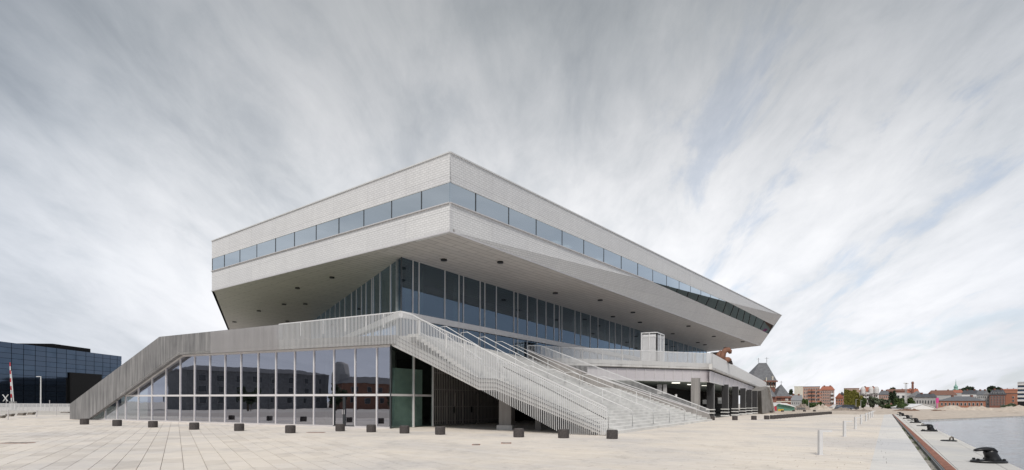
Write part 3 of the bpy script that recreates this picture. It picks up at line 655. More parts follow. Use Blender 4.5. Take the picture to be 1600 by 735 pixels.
# undercroft beneath the stair: dark back wall, columns
tL0_, tL1_ = .46, .56
b = MB(); rb = RW.pt(rl, 0, 0); f0 = Vector((FT.x-.4, FT.y-.6, 0)); f1 = onz(1113, 657.8)+Vector((-.8, .15, 0)); fd = f1-f0
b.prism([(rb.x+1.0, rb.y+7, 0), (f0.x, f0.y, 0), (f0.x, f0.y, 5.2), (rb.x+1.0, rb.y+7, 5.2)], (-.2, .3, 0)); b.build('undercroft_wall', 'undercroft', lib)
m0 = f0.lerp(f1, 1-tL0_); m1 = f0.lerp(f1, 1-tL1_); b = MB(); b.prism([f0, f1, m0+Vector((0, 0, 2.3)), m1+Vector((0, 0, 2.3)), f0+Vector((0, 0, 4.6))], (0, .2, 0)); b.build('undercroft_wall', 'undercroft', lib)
for px, py, wd in ((792, 672, .78),):
    g = onz(px, py); g = g+Vector((0, .4, 0)); b = MB(); h = FRW.hit(px, 612)[1]+.3
    ang = math.radians(18); s = Vector((math.cos(ang), -math.sin(ang), 0)); n = Vector((s.y, -s.x, 0)); q = [g-s*wd/2-n*wd/2, g+s*wd/2-n*wd/2, g+s*wd/2+n*wd/2, g-s*wd/2+n*wd/2]
    b.prism(q, (0, 0, h)); c_ = b.build('column', 'column_concrete', lib)
    k = 1.28; b = MB(); b.prism([g+(p-g)*k for p in q], (0, 0, .28)); sub('column_base', b, 'light_concrete', c_)
g = onz(841, 673.5)+Vector((0, .2, 0)); b = MB(); b.box((g.x-.16, g.y, 0), (g.x+.16, g.y+.3, 1.9)); b.build('column', 'column_concrete', lib)
# barred gate screen between the glass and the undercroft, seen as its own thing
scr = thing('bar_gate', 'tall dark metal bar gate with doors in the shade under the big staircase', 'gate', tuple(onz(680, 666)))
SW = Wall(onz(677, 666.6), onz(800, 660))
def stair_z(px): return FRW.hit(px, line((612, 541), (748.6, 609.5), min(px, 749)))[1]
Ls = SW.hit(795, 660)[0]; k = 0; s = .06
while s < Ls:
    p = SW.pt(s, 0); vbar('gate_bar', 'screen_bar', p, .05, max(1.2, 4.6-s*.33), .035, .06, math.atan2(SW.d.y, SW.d.x), scr); s += .185
for z in (.35, 1.35, 2.55, 3.7):
    b = MB(); b.bar(SW.pt(0, z, -.05), SW.pt(Ls if z < 3 else Ls*.35, z, -.05), .05, .05, SW.n); b.build('gate_rail', 'screen_bar', scr)
for px in (697, 711, 723, 746):
    s = SW.hit(px, 640)[0]; b = MB(); b.bar(SW.pt(s, .02, .03), SW.pt(s, 2.35, .03), .08, .08, SW.n); b.build('gate_post', 'screen_bar', scr)
for px in (708, 735):
    s = SW.hit(px, 640)[0]; b = MB(); b.bar(SW.pt(s, .9, .08), SW.pt(s, 1.35, .08), .12, .06, SW.n); b.build('gate_lock', 'spot_black', scr)
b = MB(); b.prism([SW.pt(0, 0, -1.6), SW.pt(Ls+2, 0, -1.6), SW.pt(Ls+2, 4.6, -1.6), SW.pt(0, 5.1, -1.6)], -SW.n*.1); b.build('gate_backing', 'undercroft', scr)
# ------------------------------------------------------------------ the great stair
st = thing('outdoor_staircase', 'very wide pale concrete outdoor staircase climbing from the plaza to the library deck', 'staircase', tuple(ST0))
# profile on the near side: s measured on FRW from the glass corner
def fh(px, py, off=.35): s = FRW.hit(px, py, off); return s
sB = fh(948, 680)[0]; sL1 = fh(778, 600)[0]; sL0 = fh(746, 600)[0]; sT = fh(648, 560)[0]
zL = fh(762, 592)[1]
NW1 = FRW.pt(0, 0, .35)
farB = onz(1113, 657.8); farT = Vector((FT.x, FT.y, 0))
def prof(t):                                                   # t in 0..1 bottom to top -> near point, far point
    s = sB+(sT-sB)*t; a = FRW.pt(s, 0, .33); c = farB+(farT-farB)*t; return Vector((a.x, a.y, 0)), Vector((c.x, c.y, 0))
tL0 = (sL1-sB)/(sT-sB); tL1 = (sL0-sB)/(sT-sB)
n1_ = 18; n2_ = 16; r1 = zL/n1_; r2 = (DECK-zL)/n2_
steps = []
for i in range(n1_): steps.append((tL0*i/n1_, r1*(i+1)))
for i in range(n2_): steps.append((tL1+(1-tL1)*i/n2_, zL+r2*(i+1)))
steps = [s for s in steps]; ends = [s[0] for s in steps[1:]]+[1.03]
for (t, z), t1 in zip(steps, ends):
    a, c = prof(t); a1, c1 = prof(t1+.012); h = .16; 
    b = MB(); b.prism([up(a, z), up(c, z), up(c1, z), up(a1, z)], (0, 0, -(r1+.02))); b.build('step', 'step_concrete', st)
# sloping slab under the steps
b = MB()
for t0, z0, t1, z1 in ((0.02, 0, tL0, zL-.3), (tL0, zL-.3, tL1, zL-.3), (tL1, zL-.3, 1, DECK-.3)):
    a, c = prof(t0); a1, c1 = prof(t1); b.prism([up(a, z0-.12), up(c, z0-.12), up(c1, z1-.12), up(a1, z1-.12)], (0, 0, -.12))
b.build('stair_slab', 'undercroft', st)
# stringer on the near side
so = .42
def fp(px, py, off=so): s = FRW.hit(px, py, off); return FRW.pt(s[0], s[1], off)
bot = [(612, 540.5), (660, 564), (748.6, 609.5), (774, 610), (941, 680)]
top = [(951, 678.6), (941, 672), (776, 592.5), (750, 592), (668, 551), (624, 527), (612, 526)]
b = MB(); b.prism([fp(x, y) for x, y in bot[:5]+top], -FRW.n*.28, FRW); b.build('stringer', 'light_concrete', st)
for dy in (4.5, 11.5, 17.5):  # dark grey bars standing in for the shadow lines of the stringer gaps
    b = MB(); ln = [(614, 541-dy), (660, 564-dy), (748.6, 609.3-dy), (774, 609.8-dy), (940-dy*.2, 679.5-dy*1.0)]
    for p, q in zip(ln, ln[1:]): b.bar(fp(*p, so+.03), fp(*q, so+.03), .03, .045, FRW.n)
    b.build('stringer_shadow_line', 'cable_grey', st)
# baluster screen and rails on the near side
bo = .62
rail = [(617, 488.5), (626.3, 486.7), (645.3, 492.2), (655, 497.8), (786, 560), (948, 637)]
def ypoly(pl_, x):
    for p, q in zip(pl_, pl_[1:]):
        if x <= q[0]: return line(p, q, x)
    return pl_[-1][1]
blo = [(612, 540), (660, 563.5), (751, 609.5), (834, 654), (880, 679), (948, 680)]
s = fh(948, 650, bo)[0]; sE = fh(619, 500, bo)[0]; ang = math.atan2(FRW.d.y, FRW.d.x); cnt = 0
def s2px(W, s, off):
    p = W.pt(s, 2, off)-EYE; return CX+F*p.dot(RX)/p.dot(FW)
stp = (s-sE)/122
ss = s
bars_px = []
while ss > sE:
    px = s2px(FRW, ss, bo); z1 = FRW.hit(px, ypoly(rail, px), bo)[1]; z0 = max(.02, FRW.hit(px, ypoly(blo, px), bo)[1])
    p = FRW.pt(ss, 0, bo); vbar('baluster', 'white_steel', p, z0, z1, .024, .05, ang, st); cnt += 1; ss -= stp
def rails(W, pl_, off, name, mat, w, h, par):
    b = MB()
    for p, q in zip(pl_, pl_[1:]):
        a = W.hit(*p, off); c = W.hit(*q, off); b.bar(W.pt(*a, off), W.pt(*c, off), w, h, (0, 0, 1))
    return b.build(name, mat, par)
rails(FRW, rail, bo, 'top_rail', 'white_steel', .07, .06, st)
rails(FRW, [(786, 573), (850, 604.5), (948, 655.5)], bo-.03, 'mid_rail', 'cable_grey', .04, .05, st)
rails(FRW, [(655, 519), (720, 552), (786, 584)], bo-.3, 'hand_rail', 'white_steel', .05, .05, st)
for px in (655, 697.5, 726):
    s0 = FRW.hit(px, ypoly(rail, px), bo); s1 = FRW.hit(px, ypoly(rail, px)+26, bo); b = MB(); b.bar(FRW.pt(s0[0], s1[1], bo-.05), FRW.pt(s0[0], s0[1], bo-.05), .10, .04, FRW.n); b.build('rail_post', 'white_steel', st)
# far side: low concrete wall with meshed railing
FS = Wall(farB, farT)
def farz(t):
    if t <= 0: return 0
    if t < tL0: return zL*t/tL0
    if t < tL1: return zL
    return zL+(DECK-zL)*(t-tL1)/(1-tL1)
b = MB(); b.prism([tpt(FS, x, y) for x, y in ((1112, 657.5), (1108, 646.5), (930, 588.5), (826, 547), (826, 600), (991, 650))], Vector((-FS.n.x, -FS.n.y, 0))*.3, FS); b.build('side_wall', 'column_concrete', st)
frail = [(825, 540), (845, 540.6), (991, 596), (1108, 640)]; flow = [(825, 547), (930, 588.5), (1108, 646.5)]
for k in range(150):
    px = 825+ (1108-825)*(k/149)**.93; a = FS.hit(px, ypoly(frail, px), -.05); c = FS.hit(px, ypoly(flow, px), -.05); p = FS.pt(a[0], 0, -.05)
    if a[1] > c[1]: vbar('baluster', 'white_steel', p, c[1], a[1], .03, .02, math.atan2(FS.d.y, FS.d.x), st)
rails(FS, frail, -.05, 'top_rail', 'white_steel', .07, .07, st); rails(FS, flow, -.02, 'lower_rail', 'alu', .09, .09, st)
b = MB(); a = FS.hit(825, 540, -.05); c = FS.hit(825, 560, -.05); b.bar(FS.pt(a[0], c[1], -.05), FS.pt(a[0], a[1], -.05), .08, .08, FS.n); b.build('rail_post', 'white_steel', st)
# intermediate handrails, lower and upper flight, on seven lines across the stair
def stairpt(t, k, z): a, c = prof(t); p = a.lerp(c, k); return Vector((p.x, p.y, z))
def solve_k(px, t, z):
    lo_, hi_ = 0.0, 1.0
    for _ in range(30):
        m_ = (lo_+hi_)/2; q = stairpt(t, m_, z)-EYE
        if CX+F*q.dot(RX)/q.dot(FW) < px: lo_ = m_
        else: hi_ = m_
    return (lo_+hi_)/2
ks = [solve_k(px, .985, DECK+.92) for px in (661, 697, 730, 757.5, 784)]
print('KS', ks)
for k in ks+[min(.93, ks[-1]+(ks[-1]-ks[-2])*1.0)]:
    for t0, t1 in ((tL1+.01, .985), (.02, tL0-.01)):
        for dk in ((0,) if k < .1 else (0,)):
            z0 = farz(t0)+.16; z1 = farz(t1)+.1; hh = .92
            lo = stairpt(t0, k, z0); hi = stairpt(t1, k, z1); hi2 = stairpt(t1+.035, k, z1); 
            hr = MB(); hr.tube([lo+Vector((0, 0, 0)), lo+Vector((0, 0, hh-.06)), lo.lerp(hi, .02)+Vector((0, 0, hh)), hi+Vector((0, 0, hh)), hi2+Vector((0, 0, hh-.04)), hi2], .027, 6)
            o = hr.build('handrail', 'white_steel', st, smooth=True)
            for f in (.5,): q = lo.lerp(hi, f); hb = MB(); hb.tube([q+Vector((0, 0, -.05)), q+Vector((0, 0, hh))], .026, 6); sub('rail_post', hb, 'white_steel', o)
# ------------------------------------------------------------------ deck railings
dr = thing('deck_railing', 'white barred railing along the deck edge above the ground floor glass', 'railing', tuple(up(bandpt(LW, 600, 530))))
dtop = [(330, 518.2), (618, 488.2)]
sE_, s0_ = LW.hit(330, 530, OFF+.12)[0], LW.hit(619, 530, OFF+.12)[0]; n_ = 150
for k in range(n_):
    s = s0_+(sE_-s0_)*k/(n_-1); p = LW.pt(s, 0, OFF+.12); px = s2px(LW, s, OFF+.12)
    yt = line((249, 527), (436, 507.8), px) if px < 436 else line((436, 507.0), (618, 488.2), px)
    z1 = LW.hit(px, yt, OFF+.12)[1]; z0 = LW.hit(px, line((279.5, 554.5), (618, 537.5), px), OFF+.12)[1]
    vbar('baluster', 'white_steel' if px > 436 else 'alu', p, z0, z1, .028, .04, math.atan2(LW.d.y, LW.d.x), dr)
rails(LW, [(436, 507.0), (600, 490.2), (617, 488.6)], OFF+.1, 'top_rail', 'white_steel', .07, .06, dr)
for px in (470, 505, 540, 572, 600):
    yt = line((436, 507.0), (618, 488.2), px); a = LW.hit(px, yt, OFF-.1); c = LW.hit(px, yt+22, OFF-.1); b = MB(); b.bar(LW.pt(a[0], c[1], OFF-.1), LW.pt(a[0], a[1], OFF-.1), .08, .05, LW.n); b.build('rail_post', 'white_steel', dr)
tr2 = thing('terrace_railing', 'long white mesh railing around the right terrace above the parking level', 'railing', tuple(up(T1)))
for W, x0, x1, y0, y1, yb0, yb1, nb, npst in ((TF, 846, 1112.7, 541.5, 553, 559, 568.5, 170, 10), (TS, 1112.7, 1196.5, 553, 597.8, 568.5, 606.5, 330, 12)):
    a = W.hit(x0, y0, .2)[0]; c = W.hit(x1, y1, .2)[0]; mb = MB()
    for k in range(nb):
        s = a+(c-a)*k/(nb-1); px = s2px(W, s, .2); z1 = W.hit(px, line((x0, y0), (x1, y1), px), .2)[1]; z0 = W.hit(px, line((x0, yb0+6), (x1, yb1+6 if W is TF else yb1+2.5), px), .2)[1]
        mb.bar(W.pt(s, z0, .28), W.pt(s, z1, .28), .06 if W is TF else .11, .03, W.n)
    tag(mb.build('mesh_bars', 'white_steel', tr2), kind='stuff')
    rails(W, [(x0, y0), (x1, y1)], .2, 'top_rail', 'white_steel', .08, .08, tr2)
    rails(W, [(x0, yb0), (x1, yb1)], .2, 'lower_rail', 'white_steel', .06, .06, tr2)
    for k in range(npst):
        s = a+(c-a)*k/(npst-1); px = s2px(W, s, .2); z1 = W.hit(px, line((x0, y0), (x1, y1), px), .2)[1]; z0 = W.hit(px, line((x0, yb0), (x1, yb1), px), .2)[1]
        b = MB(); b.bar(W.pt(s, z0, .1), W.pt(s, z1, .1), .10, .08, W.n); b.build('rail_post', 'white_steel', tr2)
# lattice lift shaft on the terrace
LY = 60.0
c0 = aty(1026.3, 520.5, LY); lt = thing('lift_shaft', 'square white lattice lift shaft standing on the terrace behind the mesh railing', 'lift shaft', (c0.x, c0.y, DECK))
zt_ = c0.z; d1 = Vector((-.93, .37, 0)); d2 = Vector((.55, .835, 0)); l1 = 1.72; l2 = 2.6
while True:
    p = c0+d1*l1-EYE
    if CX+F*p.x/p.y < 1003: break
    l1 += .02
q1 = up(c0)+d1*l1; q2 = up(c0)+d2*l2
b = MB(); b.prism([up(c0)+d1*.1+d2*.1, up(c0)+d1*(l1-.1)+d2*.1, up(c0)+d1*(l1-.1)+d2*(l2-.1), up(c0)+d1*.1+d2*(l2-.1)], (0, 0, zt_-DECK-.1)); b.build('shaft_core', 'lattice_back', lt)
b = MB(); b.prism([up(c0, zt_)-d1*.05-d2*.05, up(c0, zt_)+d1*(l1+.05)-d2*.05, up(c0, zt_)+d1*(l1+.05)+d2*(l2+.05), up(c0, zt_)-d1*.05+d2*(l2+.05)], (0, 0, .12)); b.build('shaft_cap', 'white_steel', lt)
for o_, d_, l_ in ((up(c0), d1, l1), (up(c0), d2, l2)):
    for f in (0, .5, 1):
        b = MB(); p = o_+d_*l_*f; b.bar(p, p+Vector((0, 0, zt_-DECK)), .14 if f != .5 else .09, .12); b.build('frame_post', 'white_steel', lt)
    b = MB(); k = 0
    while k*.10 < zt_-DECK-.4:
        z = DECK+.2+k*.10; b.bar(o_+d_*.08+Vector((0, 0, z-DECK)), o_+d_*(l_-.08)+Vector((0, 0, z-DECK)), .03, .055); k += 1
    tag(b.build('louvre_slats', 'lattice', lt), kind='stuff')
    for z in (DECK+1.9, zt_-.45):
        b = MB(); b.bar(o_+Vector((0, 0, z-DECK)), o_+d_*l_+Vector((0, 0, z-DECK)), .10, .10); b.build('frame_rail', 'white_steel', lt)
# arched rusty play sculpture on the terrace
SY = 66.0
def sp(px, py, dy=0): return aty(px, py, SY+dy)
scu = thing('play_sculpture', 'arched rusty brown play sculpture poking over the terrace railing', 'sculpture', tuple(up(sp(1135, 560))))
b = MB(); b.tube([sp(1128, 566), sp(1128.5, 558), sp(1130.5, 551), sp(1134, 547.2), sp(1138, 546.8), sp(1140.6, 549.5), sp(1141.2, 553)], [.42, .40, .34, .33, .34, .28, .14], 14); b.build('body_arch', 'sculpt', scu, smooth=True)
b = MB(); b.tube([sp(1129, 564, .1), sp(1134, 562.6, .1), sp(1139, 562, .1), sp(1142.5, 562.6, .1)], [.42, .38, .30, .12], 12); b.build('front_limb', 'sculpt', scu, smooth=True)
b = MB(); b.prism([sp(1112, 551, .8), sp(1126, 550, .8), sp(1128, 562, .8), sp(1119, 557, .8)], (0, .5, 0)); b.build('dark_fin', 'sculpt_dark', scu)
b = MB(); b.prism([sp(1140, 562, .3), sp(1143.5, 563.5, .3), sp(1145.5, 569.5, .3), sp(1138, 566, .3)], (0, .5, 0)); b.build('rear_foot', 'sculpt_dark', scu)
b = MB(); b.tube([sp(1122, 560, .4), sp(1125, 554, .4), sp(1128, 550, .4)], [.5, .4, .3], 12); b.build('rear_hump', 'sculpt', scu, smooth=True)
from mathutils import noise as mn
def bumpn(x, y, s, o=0): return mn.noise(Vector((x*s, y*s, o)))
# ================================================================== GROUND
def clip(poly, clipp):
    def inside(p, a, b): return (b[0]-a[0])*(p[1]-a[1])-(b[1]-a[1])*(p[0]-a[0]) >= -1e-9
    def inter(p, q, a, b):
        x1, y1, x2, y2, x3, y3, x4, y4 = *p, *q, *a, *b; d = (x1-x2)*(y3-y4)-(y1-y2)*(x3-x4)
        t = ((x1-x3)*(y3-y4)-(y1-y3)*(x3-x4))/d; return (x1+t*(x2-x1), y1+t*(y2-y1))
    out = poly
    for i in range(len(clipp)):
        a, b = clipp[i], clipp[(i+1) % len(clipp)]; inp = out; out = []
        if not inp: return []
        for j in range(len(inp)):
            p, q = inp[j-1], inp[j]
            if inside(q, a, b):
                if not inside(p, a, b): out.append(inter(p, q, a, b))
                out.append(q)
            elif inside(p, a, b): out.append(inter(p, q, a, b))
    return out
def ccw(P): 
    a = sum(P[i-1][0]*P[i][1]-P[i][0]*P[i-1][1] for i in range(len(P))); return P if a > 0 else P[::-1]
def ln2(px0, py0, px1, py1):
    a = onz(px0, py0); b = onz(px1, py1); return a.xy, b.xy
def ext(a, b, Y): t = (Y-a[1])/(b[1]-a[1]); return (a[0]+(b[0]-a[0])*t, Y)
LA = ln2(480, 680, 737, 735)                       # edge of the big-slab field
QA = ln2(1381.5, 648, 1358.4, 735)                 # beige / white joint along the quay
QG = ln2(1393.2, 647.5, 1456, 735)                 # white slabs / gutter
QR0 = ln2(1394.6, 647.5, 1478, 735)                # gutter / rust rail
QR = ln2(1395.8, 647.5, 1494.7, 735)               # rust rail / coping
QW = ln2(1418, 650.2, 1600, 735)                   # water edge
YF = QA[0][1]; YN = 8.5
def struct(o): return tag(o, kind='structure')
def sheet(name, pts, z, mat, h=-.08):
    b = MB(); b.prism([(p[0], p[1], z) for p in pts], (0, 0, h)); return struct(b.build(name, mat))
def slabs(root, poly, origin, u, wd, ln, mat, name, gap=.012, vis=300, zj=.002, stag=.5, Ymax=90):
    u = Vector(u).normalized(); v = Vector((-u.y, u.x)); P = ccw([tuple(p) for p in poly])
    uc = [(Vector(p)-Vector(origin)).dot(u) for p in P]; vc = [(Vector(p)-Vector(origin)).dot(v) for p in P]
    out = []
    for j in range(int(min(vc)//wd)-1, int(max(vc)//wd)+2):
        off = (j*stag % 1)*ln + R.uniform(-.06, .06)*ln
        for i in range(int(min(uc)//ln)-1, int(max(uc)//ln)+2):
            q = [Vector(origin)+u*(i*ln+off+a)+v*(j*wd+c) for a, c in ((gap/2, gap/2), (ln-gap/2, gap/2), (ln-gap/2, wd-gap/2), (gap/2, wd-gap/2))]
            r = clip([tuple(x) for x in q], P)
            if len(r) < 3: continue
            c = Vector((sum(x[0] for x in r), sum(x[1] for x in r)))/len(r)
            if c.y < 5 or c.y > Ymax: continue
            px = CX+F*c.x/c.y
            if px < -160 or px > 1760: continue
            out.append((c.y, r, px))
    inview = sorted([o for o in out if -20 < o[2] < 1620 and o[0] > 10.2])
    near = inview[:vis]; ids = set(id(o) for o in near); mb = MB()
    for y, r, px in near:
        b = MB(); z = R.uniform(-.002, .002); b.prism([(p[0], p[1], -.03) for p in r], (0, 0, .03+z)); b.build(name, mat, root)
    for o in out:
        if id(o) in ids: continue
        mb.tone = R.uniform(.01, .99); z = R.uniform(-.002, .002)
        r = o[1]; mb.poly([(p[0], p[1], z) for p in r])
        for i in range(len(r)): p, q = r[i-1], r[i]; mb.poly([(p[0], p[1], -.03), (q[0], q[1], -.03), (q[0], q[1], z), (p[0], p[1], z)])
    tag(mb.build(name, mat, root, fix=False), kind='stuff')
def setting(name, pts, z=-.03, mat='joint', h=-.2):
    o = sheet(name, pts, z, mat, h); o['_w'] = [0, 0, 0]; return o
# field of large slabs (left)
la0 = ext(*LA, YN); la1 = ext(*LA, 62)
plaza = setting('plaza', ccw([la0, la1, (-75, 62), (-60, YN)]))
slabs(plaza, [la0, la1, (-75, 62), (-60, YN)], onz(250, 735).xy, (-525/820, 1), .485, 1.15, 'slab_stone', 'paving_slab', gap=.014, stag=.5, Ymax=62)
# plank-like paving (right) up to the quay
q0 = ext(*QA, YN); q1 = QA[0]
qa = (Vector(QA[0])-Vector(QA[1])).normalized(); pp = Vector((qa.y, -qa.x))
prom = setting('promenade', ccw([la0, q0, tuple(q1), (40, YF), la1]), z=-.031)
slabs(prom, [la0, q0, tuple(q1), (40, YF), la1], onz(1360, 720).xy, (pp.x, pp.y), .30, 2.1, 'plank_stone', 'paving_plank', gap=.016, stag=.37, Ymax=90)
# white band of the quay
wb = [q0, ext(*QG, YN), tuple(QG[0]), tuple(q1)]
quay = setting('quay', ccw([q0, ext(*QW, YN), ext(*QW, QW[0][1]), (QG[0][0]+1.2, YF), tuple(q1)]), z=-.09, mat='gravel', h=-1.3)
sh = [p for p in wb]; gp = .03
slabs(quay, sh, q0, (pp.x, pp.y), .60, 9.0, 'white_stone', 'quay_slab', gap=.010, stag=0, Ymax=90, vis=120)
# coping stones between rust rail and water
cop = [ext(*QR, YN), ext(*QW, YN), tuple(QW[0]), tuple(QR[0])]
slabs(quay, cop, ext(*QR, YN), (qa.x, qa.y), 1.02, 3.4, 'coping_stone', 'coping_stone', gap=.014, stag=.5, Ymax=90, vis=120)
b = MB(); a0, a1 = ext(*QW, YN), QW[0]; n = Vector((qa.y, -qa.x, 0)); b.prism([(a0[0], a0[1], -.04), (a1[0], a1[1], -.04), (a1[0], a1[1], -3), (a0[0], a0[1], -3)], -n*.3); b.build('quay_wall', 'light_concrete', quay)
b = MB(); b.prism([(*ext(*QR0, YN), -.12), (*QR0[0], -.12), (*QR[0], -.12), (*ext(*QR, YN), -.12)], (0, 0, .125)); b.build('rust_rail', 'rust', quay)
for f in range(2):
    b = MB(); w0 = (Vector(ext(*QR0, YN)), Vector(QR0[0])); b.bar((w0[0].x-.03-f*.06, YN, -.05), (w0[1].x-.02-f*.03, w0[1].y, -.05), .03, .10); b.build('rail_flange', 'cable_grey', quay)
# far ground, water, sand shore
SH0 = Vector((QW[0][0]+.5, QW[0][1]+.2)); SHp = aty(1600, 648.8, 107.0).xy; sd_ = (SHp-SH0).normalized(); SH1 = SH0+sd_*600
ground_pts = [(-3000, -600), (ext(*QW, YN)[0]-.3, -600), (ext(*QW, YN)[0]-.3, YN), (QW[0][0]-.2, QW[0][1]), (SH0.x, SH0.y+13), (SH1.x, SH1.y+13), (3000, SH1.y+13), (3000, 3500), (-3000, 3500)]
g = ngon_slab([Vector((x, y, -.16)) for x, y in ground_pts], -.3, 'ground', 'light_gravel', None); struct(g)
wt = sheet('harbour_water', [(10, -600), (3000, -600), (3000, 700), (20, 700)], -.9, 'water', -.1)
b = MB(); nn = Vector((-sd_.y, sd_.x))
wv = MB(); vs_ = {}
def wz(x, y): return -.885+.030*bumpn(x, y*2.2, .35, 7)+.022*bumpn(x, y*2.4, 1.1, 9)
me_ = bpy.data.meshes.new('harbour_ripples'); V_, F_s = [], []; nx_, ny_ = 170, 330
for j in range(ny_+1):
    y = 11+(j/ny_)**1.5*106
    x0_ = ext(*QW, min(y, QW[0][1]))[0]+.05 if y < QW[0][1] else QW[0][0]+.6; x1_ = y*1.12+4
    for i in range(nx_+1): x = x0_+(x1_-x0_)*i/nx_; V_.append((x, y, wz(x, y)))
for j in range(ny_):
    for i in range(nx_): k_ = j*(nx_+1)+i; F_s.append((k_, k_+1, k_+nx_+2, k_+nx_+1))
me_.from_pydata(V_, [], F_s); me_.polygons.foreach_set('use_smooth', [True]*len(F_s)); me_.materials.append(MATS['water']); struct(link('harbour_ripples', me_))
b.prism([(SH0.x, SH0.y, -.68), (SH1.x, SH1.y, -.68), (SH1.x, SH1.y, -3), (SH0.x, SH0.y, -3)], (nn.x*.8, nn.y*.8, 0)); struct(b.build('shore_wall', 'light_concrete'))
# sandy site beyond the quay: rolling sheet
def mound_sheet(name, x0, x1, y0, y1, nx, ny, fn, mat):
    b = MB(); P = [[(x0+(x1-x0)*i/nx, y0+(y1-y0)*j/ny) for i in range(nx+1)] for j in range(ny+1)]
    for j in range(ny):
        for i in range(nx): b.poly([(*p, fn(*p)) for p in (P[j][i], P[j][i+1], P[j+1][i+1], P[j+1][i])])
    return b.build(name, mat, smooth=True, fix=True)
def sandz(x, y):
    d = (Vector((x, y))-SH0).dot(nn)
    e = min(1, max(0, (d-1.5)/10)) if x > SH0.x-2 else min(1, max(0, (y-YF-1)/10))
    return (-.66+.58*min(1, max(0, (d+.4)/14)) if x > SH0.x-2 else -.10)+e*(.22*bumpn(x, y, .12)+.12*bumpn(x, y, .5, 3)+.12)
b = MB()
nx, ny = 90, 26
for j in range(ny):
    for i in range(nx):
        def q(i, j):
            x = 20+i*2.6; f = (x-SH0.x)/sd_.x if x > SH0.x else 0
            yb = (SH0+sd_*f).y+.2 if x > SH0.x else YF+.3
            y = yb+(j/ny)**1.5*110; return (x, y, sandz(x, y))
        b.poly([q(i, j), q(i+1, j), q(i+1, j+1), q(i, j+1)])
struct(b.build('sand_ground', 'sand', smooth=True))
def heap(label, cat, px0, px1, pyt, Y, mat, group=None, rough=.25, name='sand_heap', seed=0, base=.0):
    x0 = aty(px0, 640, Y).x; x1 = aty(px1, 640, Y).x; zt = aty((px0+px1)/2, pyt, Y).z; cx = (x0+x1)/2; hw = (x1-x0)/2; hd = max(3, min(hw*.5, 10))
    b = MB(); n = 40; m = 10
    def q(i, j):
        u = -1+2*i/n; v = -1+2*j/m; r = math.sqrt(min(1, u*u*.9+v*v)); h = max(0, 1-r)**.75
        h *= 1+rough*bumpn(u*4+seed, v*3, 1.3, seed)*1.6+rough*.5*bumpn(u*14+seed, v*8, 1.0, seed+2)
        return (cx+u*hw*1.05, Y+v*hd, base-.25+max(0, h)*(zt-base+.25))
    for i in range(n):
        for j in range(m): b.poly([q(i, j), q(i+1, j), q(i+1, j+1), q(i, j+1)])
    o = b.build(name, mat, smooth=True); return tag(o, label, cat, group)
heap('tall pale sand heap in front of the orange brick warehouse', 'sand heap', 1462, 1512, 632.6, 150, 'sand', seed=1)
heap('long low sand heap below the grey-roofed dark apartment block', 'sand heap', 1494, 1562, 634.5, 152, 'sand', seed=2)
heap('broad sand heap at the right edge of the picture, by the striped office block', 'sand heap', 1545, 1640, 634, 150, 'sand', seed=5)
heap('small conical sand heap near the water, right of the others', 'sand heap', 1560, 1580, 641.5, 128, 'sand', seed=6)
heap('dark heap of earth and timber in front of the white tent', 'earth heap', 1396, 1440, 639.5, 130, 'soil', rough=.7, name='earth_heap', seed=8)
heap('small brown heap of rubble left of the tall sand heap', 'earth heap', 1453, 1478, 641, 128, 'soil', rough=.8, name='earth_heap', seed=9)
heap('brown rubble heap beside the green tent', 'rubble heap', 1242, 1264, 631.5, 140, 'rubble', rough=.6, name='rubble_heap', seed=11)
heap('long rubble heap in front of the brick apartment block with balconies', 'rubble heap', 1262, 1302, 633.5, 145, 'sand', rough=.6, name='rubble_heap', seed=12)
heap('low rubble heap in front of the gap between the two apartment blocks', 'rubble heap', 1298, 1336, 638, 130, 'rubble', rough=.8, name='rubble_heap', seed=13)
heap('low stony heap in front of the ivy covered wall', 'rubble heap', 1326, 1366, 640, 120, 'rubble', rough=.8, name='rubble_heap', seed=14)
heap('flat sandy heap just past the end of the quay', 'rubble heap', 1360, 1402, 643, 112, 'sand', rough=.5, name='rubble_heap', seed=15)
# ================================================================== FOLIAGE
def crown(mb, c, rad, n, leaf, clumps=14, rnd=R):
    cs = []
    for _ in range(clumps):
        v = Vector((rnd.gauss(0, 1), rnd.gauss(0, 1), rnd.gauss(0, 1))).normalized()*rnd.uniform(.35, .95)
        cs.append((Vector((c[0]+v.x*rad[0], c[1]+v.y*rad[1], c[2]+v.z*rad[2])), rnd.uniform(.22, .42)))
    for k in range(n):
        cc, r = cs[k % clumps]; v = Vector((rnd.gauss(0, 1), rnd.gauss(0, 1), rnd.gauss(0, 1))).normalized()*rnd.uniform(.3, 1)**.5
        p = cc+Vector((v.x*rad[0]*r, v.y*rad[1]*r, v.z*rad[2]*r)); a = Vector((rnd.uniform(-1, 1), rnd.uniform(-1, 1), rnd.uniform(-1, 1))).normalized()
        b_ = a.cross(Vector((rnd.uniform(-1, 1), rnd.uniform(-1, 1), .3))).normalized(); s = leaf*rnd.uniform(.6, 1.3)
        mb.poly([p-a*s, p+b_*s*.6, p+a*s, p-b_*s*.6])
